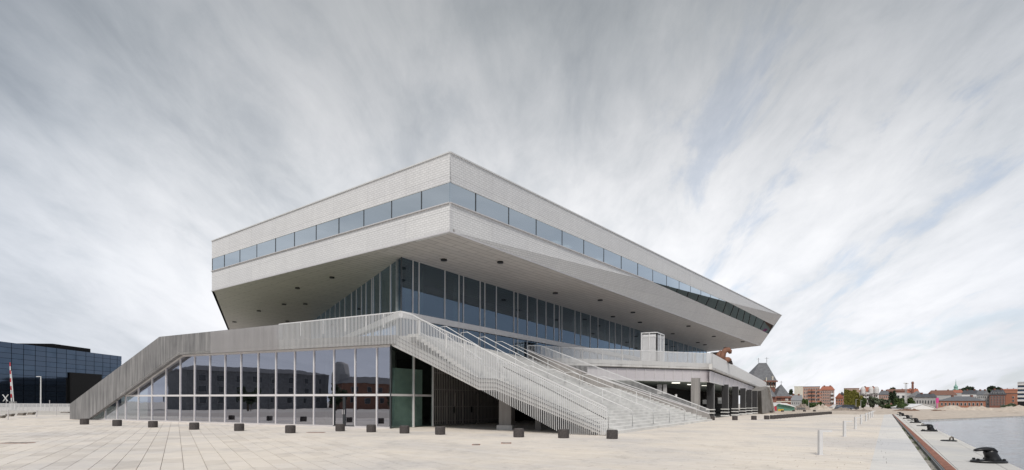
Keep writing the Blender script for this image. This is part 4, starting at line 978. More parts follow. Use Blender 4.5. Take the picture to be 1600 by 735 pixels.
def tree(label, px, py_top, w_px, Y, mat='leaf', group='trees beyond the building site', base_py=None, n=900, name='tree', cat='tree'):
    top = aty(px, py_top, Y); w = w_px*Y/F/2; h = top.z; t = thing(name, label, cat, (top.x, Y, -.1), group)
    tk = MB(); r = max(.12, h*.025); tk.tube([(top.x, Y, -.2), (top.x+.1, Y, h*.3), (top.x, Y, h*.6)], [r*1.4, r, r*.5], 7); 
    for k in range(4):
        a = k*1.7; tk.tube([(top.x, Y, h*(.28+.06*k)), (top.x+math.cos(a)*w*.5, Y+math.sin(a)*w*.5, h*.7)], [r*.5, r*.2], 5)
    tk.build('trunk', 'bark', t)
    mb = MB(); crown(mb, (top.x, Y, h*.56), (w, w, h*.44), n, max(.22, Y*.0022)); mb.build('crown', mat, t, fix=False)
# ================================================================== FAR BUILDINGS
def wins(par, W, s0, s1, z0, z1, cols, rows, ww, wh, mat='pane_dark', fr='plaster_white', name='window'):
    ww = min(ww, .46*(s1-s0)/cols); wh = min(wh, .52*(z1-z0)/rows)
    ang = math.atan2(W.d.y, W.d.x)
    for r in range(rows):
        for c in range(cols):
            s = s0+(s1-s0)*(c+.5)/cols; z = z0+(z1-z0)*(r+.5)/rows; p = W.pt(s, z, .05)
            f = link(name, unit(fr), par, (p.x, p.y, z-wh/2-.08), (0, 0, ang), (ww+.14, .10, wh+.14))
            p2 = W.pt(s, z, .12); g = bpy.data.objects.new('pane', unit(mat)); C.objects.link(g); g.parent = f
            g.location = (0, -.8 if W.n.dot(Vector((-math.sin(ang), math.cos(ang), 0))) < 0 else .8, .08/(wh+.16)); g.scale = (ww/(ww+.18), .6, wh/(wh+.16))
def block(label, px0, px1, py_eave, Y, mat, roof=None, py_ridge=None, rmat='roof_tile', cols=6, rows=4, ww=1.3, wh=1.5, depth=14, yaw=0.0, name='apartment_building', cat='building', hip=.0, winmat='pane_dark', fr='plaster_white', z_low=1.0, group=None, hasw=True):
    m0 = aty((px0+px1)/2, 640, Y); pd = Vector((m0.y, -m0.x, 0)).normalized()
    def onl(px): d = ray(px, 640); t = (m0.x*m0.x+m0.y*m0.y)/(d.x*m0.x+d.y*m0.y); return Vector((d.x*t, d.y*t, 0))
    a = onl(px0); c = onl(px1); ze = aty((px0+px1)/2, py_eave, Y).z
    W = Wall(a, c); t = thing(name, label, cat, (a.x, a.y, -.15), group); Lw = W.L
    b = MB(); b.prism([W.pt(0, -.2), W.pt(Lw, -.2), W.pt(Lw, ze), W.pt(0, ze)], -W.n*depth); b.build('wall', mat, t)
    if roof:
        zr = aty((px0+px1)/2, py_ridge, Y).z; e = .35; f = W.pt; b = MB()
        A0, B0 = f(-e, ze, e), f(Lw+e, ze, e); A1, B1 = f(-e, ze, -depth-e), f(Lw+e, ze, -depth-e); hx = Lw*hip+.01
        if roof == 'gable': hx = -e
        r0, r1 = f(hx, zr, -depth/2), f(Lw-hx, zr, -depth/2)
        if roof == 'front':                                     # ridge runs away from the viewer
            r0, r1 = f(Lw/2, zr, e), f(Lw/2, zr, -depth-e)
            b.poly([A0, B0, r0]); b.poly([A0, r0, r1, A1]); b.poly([B0, B1, r1, r0]); b.poly([A1, r1, B1])
        else:
            b.poly([A0, B0, r1, r0]); b.poly([B0, B1, r1]); b.poly([B1, A1, r0, r1]); b.poly([A1, A0, r0])
        b.poly([A0, A1, B1, B0]); ro = b.build('roof', rmat, t)
        if roof != 'front':
            b = MB()
            for f_ in (.3, .72): p = W.pt(Lw*f_, zr-.6, -depth/2+.6); b.box((p.x-.35, p.y-.35, p.z), (p.x+.35, p.y+.35, p.z+1.1))
            sub('chimney', b, 'brick_red', ro)
    else:
        b = MB(); b.prism([W.pt(-.1, ze, .1), W.pt(Lw+.1, ze, .1), W.pt(Lw+.1, ze, -depth), W.pt(-.1, ze, -depth)], (0, 0, .3)); b.build('roof', rmat, t)
    if hasw: wins(t, W, Lw*.04, Lw*.96, z_low, ze-.4, cols, rows, ww, wh, winmat, fr)
    return t, W, ze
def balconies(t, W, s_list, zs, wd=2.6, mat='white_steel'):
    for s in s_list:
        for z in zs:
            b = MB(); p0 = W.pt(s-wd/2, z, 0); p1 = W.pt(s+wd/2, z, 0); b.prism([p0, p1, p1+W.n*1.2, p0+W.n*1.2], (0, 0, .15)); bo = b.build('balcony', 'plaster_grey', t)
            b = MB(); q0 = p0+W.n*1.2+Vector((0, 0, .15)); q1 = p1+W.n*1.2+Vector((0, 0, .15)); b.prism([q0, q1, q1+Vector((0, 0, .95)), q0+Vector((0, 0, .95))], W.n*.05); sub('parapet', b, mat, bo)
YB = 330
t, W, ze = block('cream rendered gable end of the brick apartment block behind the green tent', 1241, 1254.5, 604.5, YB+2, 'plaster_cream', cols=1, rows=1, hasw=False, rmat='plaster_cream', depth=16)
t, W, ze = block('pink brick apartment block with stacked balconies and flat dark roof', 1254.5, 1281, 604.8, YB, 'brick_pink', rmat='slate_dark', cols=9, rows=5, ww=.8, depth=16)
balconies(t, W, [W.L*.42, W.L*.60, W.L*.97], [2.6, 5.0, 7.4, 9.6], 2.4, 'brick_orange')
t, W, ze = block('pale pink brick apartment block with orange tiled roof', 1281.2, 1303.5, 609.5, YB+.5, 'brick_pink', roof='hip', py_ridge=603.2, hip=.16, cols=7, rows=5, ww=.9, wh=1.2)
balconies(t, W, [W.L*.86], [2.6, 5, 7.4], 1.6)
block('low grey slate roofed hall left of the cream gable', 1233, 1254, 626, YB-60, 'plaster_grey', roof='hip', py_ridge=617, hip=.05, rmat='slate_light', cols=6, rows=1, ww=1.2, wh=1.2, name='low_hall')
block('small orange gabled house between the two apartment blocks', 1305.5, 1317.5, 622, YB+10, 'brick_orange', roof='front', py_ridge=614, cols=3, rows=2, ww=1, wh=1.3, name='gabled_house', fr='plaster_white')
block('reddish house with dark roof just left of the ivy wall', 1312, 1319, 617, YB+30, 'brick_red', roof='front', py_ridge=612, rmat='slate_dark', cols=2, rows=2, name='gabled_house')
t, W, ze = block('brick end wall covered in yellow-green ivy', 1318.5, 1342.5, 607.5, YB-20, 'brick_tan', rmat='roof_brown', hasw=False, cat='building')
mb = MB()
for k in range(5200):
    s = R.uniform(.2, W.L-.1); z = R.uniform(0, 1)**.9*(ze-.2)
    if s > W.L*.80 and z > ze*.8: continue
    if z > ze*(.97-.22*s/W.L) and bumpn(s, z, .5) > -.3: continue
    p = W.pt(s, z, R.uniform(.05, .6)); a = Vector((R.uniform(-1, 1), R.uniform(-.6, .6), R.uniform(-1, 1))).normalized(); b_ = a.cross(Vector((R.uniform(-1, 1), 1, R.uniform(-1, 1)))).normalized(); q = R.uniform(.25, .5); mb.poly([p-a*q, p+b_*q*.7, p+a*q, p-b_*q*.7])
mb.build('ivy', 'leaf_ivy', t, fix=False)
t, W, ze = block('white and pink apartment block with orange roof and rounded gables', 1342.5, 1372.5, 612, YB-10, 'plaster_white', roof='hip', py_ridge=604.5, hip=.12, cols=8, rows=5, ww=1.1, wh=1.2, fr='brick_pink')
balconies(t, W, [W.L*.22, W.L*.5], [3, 5.3, 7.6], 2.0)
for f in (.2, .62, .9):
    b = MB(); p = W.pt(W.L*f, ze-1.2, .3); b.lathe([(1.3, 0), (1.3, 2.6), (1.0, 3.6), (.4, 4.2)], (p.x, p.y, p.z), 12); b.build('rounded_gable', 'plaster_white', t)
t, W, ze = block('pale apartment block with blue-grey slate roof beside the white and pink one', 1372.8, 1390.5, 617, YB-10, 'brick_pink', roof='hip', py_ridge=610, hip=.2, rmat='slate', cols=5, rows=3, ww=1.1, wh=1.3)
block('long low brown roofed brick building on the hill', 1384, 1420, 611.5, 520, 'brick_red', roof='hip', py_ridge=608.0, rmat='roof_brown', hip=.05, cols=10, rows=1, name='long_building', depth=20)
block('white flat roofed house with two dark windows behind the yellow-green trees', 1399, 1416, 614.5, 300, 'plaster_white', cols=2, rows=2, ww=1.6, wh=1.4, name='flat_roofed_house', rmat='plaster_grey')
t, W, ze = block('brown tiled long house behind the white tent', 1416, 1436, 614, 420, 'plaster_grey', roof='hip', py_ridge=607.5, rmat='roof_tile', hip=.1, cols=5, rows=1, name='long_building')
block('weathered grey barn gable with pitched roof behind the white tent', 1418, 1448, 620, 260, 'plaster_grey', roof='front', py_ridge=611, rmat='slate_light', cols=6, rows=2, ww=1.6, wh=.9, name='grey_barn', depth=24)
block('grey warehouse with dark steel roof beams next to the pink sign', 1430, 1463, 621, 240, 'plaster_grey', roof='hip', py_ridge=615, rmat='slate_dark', hip=.1, cols=7, rows=1, name='warehouse')
block('long reddish-brown roofed house in the middle distance with skylights', 1448, 1495, 617.5, 380, 'plaster_grey', roof='hip', py_ridge=609.5, rmat='roof_brown', hip=.14, cols=8, rows=1, ww=1.4, wh=1, name='long_building', depth=26)
block('orange tiled roof house right under the copper church spire', 1486, 1506, 614, 470, 'plaster_grey', roof='hip', py_ridge=609, rmat='roof_tile', hip=.2, cols=5, rows=1, name='long_building', depth=26)
t, W, ze = block('long orange brick warehouse with grey hipped roof behind the sand', 1466, 1540, 626.6, 215, 'brick_orange', roof='hip', py_ridge=619, rmat='slate', hip=.32, cols=11, rows=1, ww=1.0, wh=1.5, name='warehouse', depth=26, z_low=.8)
block('white house row with black dormered roof right of the spire', 1503, 1530, 616, 330, 'plaster_white', roof='hip', py_ridge=609.5, rmat='slate_dark', hip=.1, cols=9, rows=2, ww=1, wh=1.2, name='house_row')
block('grey slate roofed row of houses left of the dark apartment block', 1526, 1544, 617, 300, 'plaster_grey', roof='hip', py_ridge=609.5, rmat='slate', hip=.12, cols=6, rows=3, ww=1, wh=1.2, name='house_row')
block('small pale grey house tight against the dark apartment block', 1537, 1546, 617, 275, 'plaster_grey', roof='front', py_ridge=611, rmat='slate_light', cols=2, rows=3, name='gabled_house')
t, W, ze = block('dark brick apartment block with charcoal mansard and white framed windows', 1546, 1571.5, 617.0, 270, 'brick_red', roof='hip', py_ridge=608.5, rmat='slate_dark', hip=.16, cols=5, rows=4, ww=1.2, wh=1.3)
wins(t, Wall(W.pt(0, 0, -1.2), W.pt(W.L, 0, -1.2)), W.L*.1, W.L*.9, ze+.2, ze+1.7, 5, 1, .8, .8, fr='plaster_white', name='dormer')
t, W, ze = block('tan brick block with a tall dark stair window', 1572, 1590.5, 615.5, 275, 'brick_orange', cols=1, rows=1, hasw=False, rmat='slate_dark')
wins(t, W, W.L*.45, W.L*.75, 1, ze-1, 1, 3, 2.6, 3.2)
t, W, ze = block('modern office block with white and dark glass stripes at the right edge', 1590, 1640, 598, 240, 'black_panel', cols=1, rows=1, hasw=False, rmat='plaster_white', name='office_building')
for k in range(5):
    z = 3.2+k*(ze-3.6)/4.4; b = MB(); b.prism([W.pt(-.1, z, .12), W.pt(W.L, z, .12), W.pt(W.L, z+.9, .12), W.pt(-.1, z+.9, .12)], -W.n*.1); b.build('white_band', 'plaster_white', t)
    b = MB(); b.prism([W.pt(.1, z+.95, .06), W.pt(W.L, z+.95, .06), W.pt(W.L, z+1.55, .06), W.pt(.1, z+1.55, .06)], -W.n*.05); b.build('window_band', 'black_glass_b', t)
block('distant orange roofed house on the wooded hill at the right', 1567, 1590, 610, 560, 'brick_orange', roof='hip', py_ridge=607.5, cols=6, rows=1, name='long_building', depth=20)
# chimney and church spire
p = aty(1426, 596.5, 420); t = thing('brick_chimney', 'tall dark red brick chimney rising above the roofs', 'chimney', (p.x, 420, -.1))
b = MB(); b.lathe([(1.1, -.2), (.72, p.z-1.8)], (p.x, 420, 0), 14); b.build('shaft', 'brick_red', t)
b = MB(); b.lathe([(.75, p.z-1.8), (.95, p.z-1.5), (.9, p.z-.8), (.6, p.z)], (p.x, 420, 0), 14); b.build('top_ring', 'brick_red', t)
p = aty(1493.5, 594.5, 520); t = thing('church_tower', 'church tower with slender green copper spire above orange roofs', 'church', (p.x, 520, -.1))
z0 = aty(1493, 611, 520).z; zs = aty(1493, 605.5, 520).z
b = MB(); b.box((p.x-2.4, 517.6, -.1), (p.x+2.4, 522.4, z0)); tw = b.build('tower', 'slate_dark', t)
b = MB(); b.lathe([(2.9, z0), (2.6, z0+1.0), (1.6, z0+2.0), (1.5, zs), (2.0, zs+.3), (1.0, zs+1.6), (.35, zs+3), (.12, p.z), ], (p.x, 520, 0), 8); b.build('spire', 'copper_green', t)
b = MB(); b.tube([(p.x, 520, p.z-.5), (p.x, 520, p.z+1.2)], .08, 6); b.build('finial', 'copper_green', t)
# wooded hill line behind the town
for lab, x0, x1, yt, n in (('dark wooded ridge behind the roofs', 1490, 1530, 606.3, 1700), ('dark treetops behind the charcoal mansard', 1544, 1566, 604.5, 1300), ('dark wooded hill at the right behind the office block', 1560, 1605, 607.2, 1700), ('dark wooded slope behind the ivy-clad block and the chimney', 1386, 1404, 609, 1100)):
    Y = 600; a = aty(x0, yt, Y); c = aty(x1, yt, Y); mb = MB(); crown(mb, ((a.x+c.x)/2, Y, a.z*.62), ((c.x-a.x)/2, 10, a.z*.42), n*2, 1.7, 26); mb_o = mb.build('hill_woods', 'leaf_dark', fix=False); mb_o['kind'] = 'stuff'; tag(mb_o, lab, 'woods')
# customs house with slate pyramids
CY = 130; t = thing('customs_house', 'old red brick customs house with tall grey slate pyramid roofs beyond the library', 'building', (aty(1200, 640, CY).x, CY, -.1))
def xz(px, py, Y=CY): q = aty(px, py, Y); return q
def pyr(pxl, pxr, pye, pxt0, pxt1, pyt, Y, dep, name, mat, seg=None):
    a = xz(pxl, pye, Y); c = xz(pxr, pye, Y); u = xz(pxt0, pyt, Y+dep/2); v = xz(pxt1, pyt, Y+dep/2); b = MB(); ym = Y+dep/2
    P = [Vector((a.x, Y, a.z)), Vector((c.x, Y, a.z)), Vector((c.x, Y+dep, a.z)), Vector((a.x, Y+dep, a.z))]; T0_ = Vector((u.x, ym, u.z)); T1_ = Vector((v.x, ym, u.z))
    b.poly([P[0], P[1], T1_, T0_]); b.poly([P[1], P[2], T1_]); b.poly([P[2], P[3], T0_, T1_]); b.poly([P[3], P[0], T0_]); b.poly(P[::-1]); o = b.build(name, mat, t)
    b = MB(); b.bar(P[0], P[1], .3, .35); b.bar(P[1], P[2], .3, .35); sub('eave', b, 'brick_red', o); return o
def bbox_(pxl, pxr, pyt, pyb, Y, dep, name, mat):
    a = xz(pxl, pyb, Y); c = xz(pxr, pyt, Y); b = MB(); b.box((a.x, Y, a.z), (c.x, Y+dep, c.z)); return b.build(name, mat, t)
pyr(1172, 1214.6, 595.8, 1185.5, 1197.8, 567.3, CY, 6, 'tower_roof', 'slate')
bbox_(1176, 1212.3, 596, 605, CY+.6, 5, 'belfry', 'plaster_cream'); bbox_(1176.5, 1211.8, 605, 640, CY+.7, 5, 'tower', 'brick_red')
for px in (1200, 1204.4, 1208.6, 1211.9): bbox_(px-.55, px+.55, 597, 604.5, CY+.45, .3, 'belfry_pier', 'brick_red')
for px in (1202.2, 1206.5, 1210.4): bbox_(px-.9, px+.9, 598.5, 602.5, CY+.52, .1, 'belfry_opening', 'pane_dark')
bbox_(1197, 1198.2, 590, 596, CY-.3, .3, 'roof_ornament', 'plaster_cream'); bbox_(1206.5, 1208.5, 588, 594.5, CY+.2, .6, 'dormer', 'plaster_cream')
a = xz(1189, 619.5, CY-4); b = MB(); q = [xz(1190, 620, CY-4), xz(1213.3, 620, CY-4), xz(1200.5, 602, CY-1), xz(1190, 602, CY-1)]; b.prism(q, (0, .4, 0)); b.build('lean_roof', 'slate', t)
bbox_(1196, 1213, 620, 641, CY-3.4, 3, 'wall', 'brick_red')
pyr(1212, 1236.6, 620.5, 1220.4, 1220.8, 600.6, CY-2, 5, 'cone_roof', 'slate')
bbox_(1213.2, 1235.8, 620.8, 641, CY-1.8, 4.6, 'wall', 'brick_red')
bbox_(1213, 1236, 627.2, 628.4, CY-1.95, .2, 'stone_band', 'plaster_cream'); bbox_(1227.5, 1229, 623, 626.3, CY-1.9, .2, 'window', 'plaster_white'); bbox_(1230, 1231.5, 623, 626.3, CY-1.9, .2, 'window', 'plaster_white')
for px in (1216, 1219, 1233.6): bbox_(px-.6, px+.6, 623, 626.3, CY-1.9, .2, 'window', 'pane_dark')
for px, y0, y1 in ((1185, 567, 559.5), (1198, 567, 558.5), (1220.6, 601, 595.5)):
    p0 = xz(px, y0, CY+2); p1 = xz(px, y1, CY+2); b = MB(); b.tube([p0, p1], .05, 5); b.bar(p1-Vector((.5, 0, .3)), p1+Vector((.5, 0, -.3)), .04); b.build('finial', 'cable_grey', t)
# green tent, white tent, pink sign, lamp masts
def tent(label, px0, px1, py_e, py_r, py_b, Y, side, top, name='tent', ridge=.5):
    a = aty(px0, py_b, Y); c = aty(px1, py_b, Y); ze = aty(px0, py_e, Y).z; zr = aty(px0, py_r, Y).z; t = thing(name, label, 'tent', (a.x, Y, -.1)); m_ = a.x+(c.x-a.x)*ridge
    b = MB(); b.prism([(a.x, Y, -.1), (c.x, Y, -.1), (c.x, Y, ze), (m_, Y, zr-.25), (a.x, Y, ze)], (0, 9, 0)); b.build('side_wall', side, t)
    b = MB(); b.prism([(a.x-.2, Y-.2, ze), (m_, Y-.2, zr), (c.x+.2, Y-.2, ze), (c.x+.2, Y-.2, ze-.12), (m_, Y-.2, zr-.12), (a.x-.2, Y-.2, ze-.12)], (0, 9.4, 0)); b.build('canopy', top, t); return t
tt = tent('green walled tent with white roof next to the brick customs house', 1208.5, 1241.5, 636, 629.2, 642, 118, 'tent_green', 'tent_white', ridge=.3)
b = MB(); a = aty(1214, 629.8, 117.6); c = aty(1242, 635.5, 117.6); e = aty(1228, 630.2, 117.6); b.prism([(a.x, 117.6, a.z), (e.x, 117.6, e.z), (c.x, 117.6, c.z), (a.x+.9, 117.6, aty(1214, 632, 117.6).z)], (0, -.15, 0)); b.build('roof_side', 'tent_white', tt)
tent('low white marquee tent left of the pink sign', 1424, 1459, 636.5, 631.2, 640, 170, 'tent_white', 'tent_white', name='marquee')
p = aty(1464, 622, 180); t = thing('pink_sign', 'bright pink sign panel on a post in front of the warehouses', 'sign', (p.x, 180, -.1)); b = MB(); b.box((p.x-.35, 179.9, aty(1464, 630, 180).z), (p.x+.55, 180.1, p.z)); b.build('panel', 'pink', t); b = MB(); b.box((p.x-.1, 179.95, -.1), (p.x+.15, 180.05, aty(1464, 630, 180).z)); b.build('post', 'pink', t)
for lab, px, pyt, Y in (('tall thin floodlight mast in front of the yellow-green trees, left one', 1414.5, 598.5, 190), ('tall thin floodlight mast in front of the yellow-green trees, right one', 1416.8, 599, 190)):
    p = aty(px, pyt, Y); t = thing('floodlight_mast', lab, 'light mast', (p.x, Y, -.1), 'floodlight masts on the site'); b = MB(); b.tube([(p.x, Y, -.1), (p.x, Y, p.z)], [.16, .08], 7); b.build('pole', 'plaster_grey', t); b = MB(); b.box((p.x-.5, Y-.1, p.z-.3), (p.x+.6, Y+.1, p.z)); b.build('lamp_head', 'plaster_white', t)
for lab, px, pyt, Y in (('grey lamp post in front of the ivy wall', 1337.5, 624, 170), ('grey lamp post in front of the white and pink block', 1345, 626, 170), ('thin white lamp post by the rubble in front of the brick balconies', 1263.5, 625, 150)):
    p = aty(px, pyt, Y); t = thing('lamp_post', lab, 'lamp post', (p.x, Y, -.1)); b = MB(); b.tube([(p.x, Y, -.1), (p.x, Y, p.z)], [.10, .06], 7); b.build('pole', 'plaster_grey', t); b = MB(); b.box((p.x-.05, Y-.1, p.z-.08), (p.x+.6, Y+.1, p.z)); b.build('lamp_head', 'plaster_grey', t)
# trees on the far side
for lab, px, pt, wpx, Y, mt_ in (
    ('bushy grey-green willow left of the pair before the white and pink block', 1364, 619, 18, 190, 'leaf_grey'), ('bushy grey-green willow right of the pair before the slate roofed block', 1378, 621, 20, 188, 'leaf_grey'),
    ('dark green tree beside the slate roofed apartment block', 1395, 612, 12, 260, 'leaf_dark'), ('low dark shrub tree at the foot of the dark green tree', 1389, 632, 14, 180, 'leaf'),
    ('yellow-green tree left of the floodlight masts', 1407, 621, 14, 200, 'leaf'), ('yellow-green round tree right of the floodlight masts', 1421, 622, 14, 200, 'leaf'), ('low green bush below the floodlight masts', 1413, 632, 26, 175, 'leaf'),
    ('tall narrow dark tree behind the white flat roofed house', 1400, 611, 8, 330, 'leaf_dark'), ('small tree at the foot of the brick block with balconies', 1257, 622, 9, 200, 'leaf'), ('young green tree before the pale pink brick block', 1282, 629, 8, 200, 'leaf'),
    ('low bush by the rubble before the balconies', 1268, 630, 14, 190, 'leaf'), ('small dark tree behind the low grey hall', 1236, 610.5, 10, 330, 'leaf_dark'), ('low bush row before the tan brick block', 1578, 631.5, 22, 200, 'leaf_grey'), ('thin pale green tree before the ivy wall', 1349, 622, 7, 200, 'leaf')):
    tree(lab, px, pt, wpx, Y, mt_, n=1000)
tree('yellow-green tree growing at the right corner of the ivy wall', 1341, 612, 9, 280, 'leaf_ivy', n=1200)
tree('small yellow-green tree just right of the ivy wall', 1347, 618, 6, 270, 'leaf_ivy', n=800)
# site clutter
for lab, px, py, wpx, hpx, Y, mt_, nm, ct in (('grey stack of site fencing by the rubble heap', 1252, 640, 12, 5, 128, 'cable_grey', 'fence_stack', 'fence stack'), ('red play hut left of the green tent', 1211.5, 641, 3.5, 8, 112, 'toy_red', 'play_hut', 'hut'), ('low yellow climbing toy before the green tent', 1220, 642, 8, 4, 111, 'toy_yellow', 'climbing_toy', 'climbing toy')):
    p = aty(px, py, Y); w2 = wpx*Y/F/2; h = hpx*Y/F; t = thing(nm, lab, ct, (p.x, Y, -.1)); 
    b = MB(); n_ = 5
    for k in range(n_): x = p.x-w2+2*w2*k/(n_-1); b.box((x-.06, Y, -.1), (x+.06, Y+.1, h))
    b.build('posts', mt_, t); b = MB(); b.box((p.x-w2, Y+.02, h*.35), (p.x+w2, Y+.08, h*.9)); b.build('panel', mt_, t)
def car(label, px, Y, mat):
    x = aty(px, 640, Y).x; t = thing('parked_car', label, 'car', (x, Y, -.1), 'cars parked before the apartment blocks'); L_, h = 4.3, 1.45
    b = MB(); b.prism([(x-2.15, Y, .25), (x+2.15, Y, .25), (x+2.15, Y, .75), (x+1.3, Y, .85), (x+.7, Y, 1.4), (x-1.0, Y, 1.42), (x-1.7, Y, .9), (x-2.15, Y, .8)], (0, 1.7, 0)); b.build('body', mat, t)
    b = MB(); b.prism([(x+1.1, Y-.02, .88), (x+.62, Y-.02, 1.32), (x-.95, Y-.02, 1.34), (x-1.45, Y-.02, .9)], (0, .05, 0)); b.build('window', 'pane_dark', t)
    for sx in (-1.3, 1.3): b = MB(); b.tube([(x+sx, Y-.05, .2), (x+sx, Y+.2, .2)], .32, 12); b.build('wheel', 'bin_dark', t)
car('dark car parked before the ivy wall, left of two', 1322, 150, 'car_paint'); car('silver car parked in the gap between the apartment blocks', 1312, 160, 'plaster_white'); car('dark car parked before the ivy wall, right of two', 1331, 152, 'bin_dark')
# ================================================================== BLACK GLASS BUILDING (left)
bt = thing('black_glass_building', 'long black mirror glass office building behind the fence at the left', 'building', (-150, 150, -.15))
Yb0 = 145.0
pa = aty(0, 533.5, Yb0); zt0 = pa.z; pb = onz(190, 557, zt0)
Bw = Wall(Vector((pa.x, pa.y, 0)), Vector((pb.x, pb.y, 0)))
def bh(px, py=600): return Bw.hit(px, py)[0]
sL = -60; sR = bh(190)
b = MB(); b.prism([Bw.pt(sL, -.2, -.3), Bw.pt(sR, -.2, -.3), Bw.pt(sR, zt0-.1, -.3), Bw.pt(sL, zt0-.1, -.3)], -Bw.n*24); b.build('core', 'black_panel', bt)
xs = [-22, -2, 17.8, 36.7, 55, 71.8, 88.4, 103.5, 118.5, 134, 147, 160.5, 172, 183, 190]
nr = 12
for x0, x1 in zip(xs, xs[1:]):
    a, c = bh(x0), bh(x1)
    cuts = [a, c]
    for r in range(nr):
        z0 = zt0*r/nr; z1 = zt0*(r+1)/nr
        if x0 >= 107-5 and x1 <= 160 and z1 < zt0*.58: continue
        pts = wobble([Bw.pt(a+.08, z0+.06), Bw.pt(c-.08, z0+.06), Bw.pt(c-.08, z1-.02), Bw.pt(a+.08, z1-.02)], Bw.n, .004)
        b = MB(); b.prism(pts, -Bw.n*.2); b.build('glass_panel', 'black_glass' if R.random() < .5 else 'black_glass_b', bt)
b = MB(); b.prism([Bw.pt(bh(107.5), -.1, .5), Bw.pt(bh(157), -.1, .5), Bw.pt(bh(157), zt0*.60, .5), Bw.pt(bh(107.5), zt0*.60, .5)], -Bw.n*1.2); b.build('dark_bay', 'black_panel', bt)
q0 = Bw.hit(30, 537.5, -4); q1 = Bw.hit(141.4, 546, -4); b = MB(); b.prism([Bw.pt(q0[0]-4, zt0-.1, -4), Bw.pt(q1[0], zt0-.1, -4), Bw.pt(q1[0], Bw.hit(141.4, 545.3, -4)[1], -4), Bw.pt(Bw.hit(82, 537, -4)[0], Bw.hit(82, 537.2, -4)[1], -4), Bw.pt(Bw.hit(36, 537, -4)[0], Bw.hit(36, 537.0, -4)[1], -4)], -Bw.n*10); b.build('rooftop_block', 'black_panel', bt)
# fence in front of it
FW_ = Wall(onz(-30, 642.2), onz(112, 643.4))
fe = thing('barrier_fence', 'pale slatted barrier fence across the plaza below the black glass building', 'fence', tuple(onz(40, 642.6)))
Lf = FW_.L; n_ = 22
for k in range(n_): vbar('fence_post', 'alu', FW_.pt(Lf*k/(n_-1), 0), 0, 1.2, .07, .07, 0, fe)
for z in (.14, 1.18): b = MB(); b.bar(FW_.pt(0, z), FW_.pt(Lf, z), .06, .07); b.build('fence_rail', 'alu', fe)
for k in range(150): s = Lf*(k+.5)/150; vbar('fence_slat', 'white_steel', FW_.pt(s, 0, .02), .16, 1.16, .05, .02, .0, fe)
# lamp post, crossing barriers, posts, stone benches
p = onz(63.6, 641.5); t = thing('street_lamp', 'slim white street lamp with a short arm before the black glass building', 'street lamp', tuple(p)); zt_ = aty(63.6, 588.5, p.y).z
b = MB(); b.tube([p, p+Vector((0, 0, zt_))], [.11, .07], 8); b.build('pole', 'white_steel', t); b = MB(); b.box((p.x-.75, p.y-.08, zt_-.08), (p.x+.05, p.y+.08, zt_+.03)); b.build('lamp_head', 'white_steel', t)
def boom(label, x0, y0, x1, y1, Y, striped):
    a = aty(x0, y0, Y); c = aty(x1, y1, Y); c.z = 0; t = thing('crossing_barrier', label, 'barrier', (c.x, Y, 0), 'raised railway crossing barriers')
    n = 12
    for k in range(n): b = MB(); b.tube([c.lerp(a, k/n), c.lerp(a, (k+1)/n)], .085, 6); b.build('boom_stripe', 'boom_red' if (k % 2 and striped) else 'boom_white', t)
    b = MB(); b.box((c.x-.3, Y-.2, 0), (c.x+.3, Y+.2, 1.5)); b.build('drive_box', 'plaster_grey', t)
boom('red and white striped crossing barrier standing raised at the far left', 15.7, 566.5, 18.5, 634, 96, True)
boom('plain white crossing barrier leaning beside the striped one', 17.2, 580, 22.3, 634, 97, False)
p = aty(9, 622, 95); t = thing('crossing_sign', 'small white and red crossed warning sign left of the raised barriers', 'sign', (p.x, 95, 0)); b = MB(); b.bar((p.x-.45, 95, p.z-.6), (p.x+.45, 95, p.z+.6), .16, .05); b.bar((p.x+.45, 94.9, p.z-.6), (p.x-.45, 94.9, p.z+.6), .16, .05); b.build('cross_arms', 'boom_white', t); b = MB(); b.tube([(p.x, 95.1, 0), (p.x, 95.1, p.z+.3)], .05, 6); b.build('post', 'plaster_grey', t)
for lab, px, pt, pb_ in (('thin grey plaza post at the far left before the stone benches', 12.7, 642, 656), ('thin grey plaza post between the stone benches and the ramp', 57.3, 642, 651.6), ('taller thin grey post nearest the ramp foot', 88, 632, 649), ('tiny white-topped post by the fence under the lamp', 77.5, 626, 640)):
    g = onz(px, pb_); z = aty(px, pt, g.y).z; t = thing('plaza_post', lab, 'post', tuple(g), 'thin posts on the left plaza'); b = MB(); b.tube([g, g+Vector((0, 0, z))], .045 if px < 80 else .04, 8); b.build('shaft', 'alu', t); b = MB(); b.lathe([(.06, z-.03), (.055, z+.03)], (g.x, g.y, 0), 8); b.build('cap', 'alu', t)
for i, (px, py, wpx) in enumerate(((1.5, 653.3, 13), (16, 650.8, 11), (34.8, 649.3, 10), (49.8, 648.3, 9), (103, 645.6, 13))):
    g = onz(px, py); w2 = wpx*g.y/F/2; hh = 3.6*g.y/F if px < 100 else .12; lab = ['dark stone bench cut by the left edge of the picture', 'dark stone bench second from the left edge', 'dark stone bench in the middle of the left plaza row', 'dark stone bench nearest the lamp post, last of the row', 'flat low stone slab bench beside the ramp foot'][i]
    t = thing('stone_bench', lab, 'bench', tuple(g), 'stone benches on the left plaza'); b = MB(); b.prism([g+Vector((-w2, -.3, 0)), g+Vector((w2*.8, -.3, 0)), g+Vector((w2*.8, .1, 0)), g+Vector((-w2, .1, 0))], (.1, .05, hh)); b.build('block', 'bench_stone', t); b = MB(); b.prism([g+Vector((-w2+.1, -.25, hh+.003)), g+Vector((w2*.8+.1, -.25, hh+.003)), g+Vector((w2*.8+.1, .15, hh+.003)), g+Vector((-w2+.1, .15, hh+.003))], (0, 0, .05)); b.build('seat_top', 'plaster_grey', t)
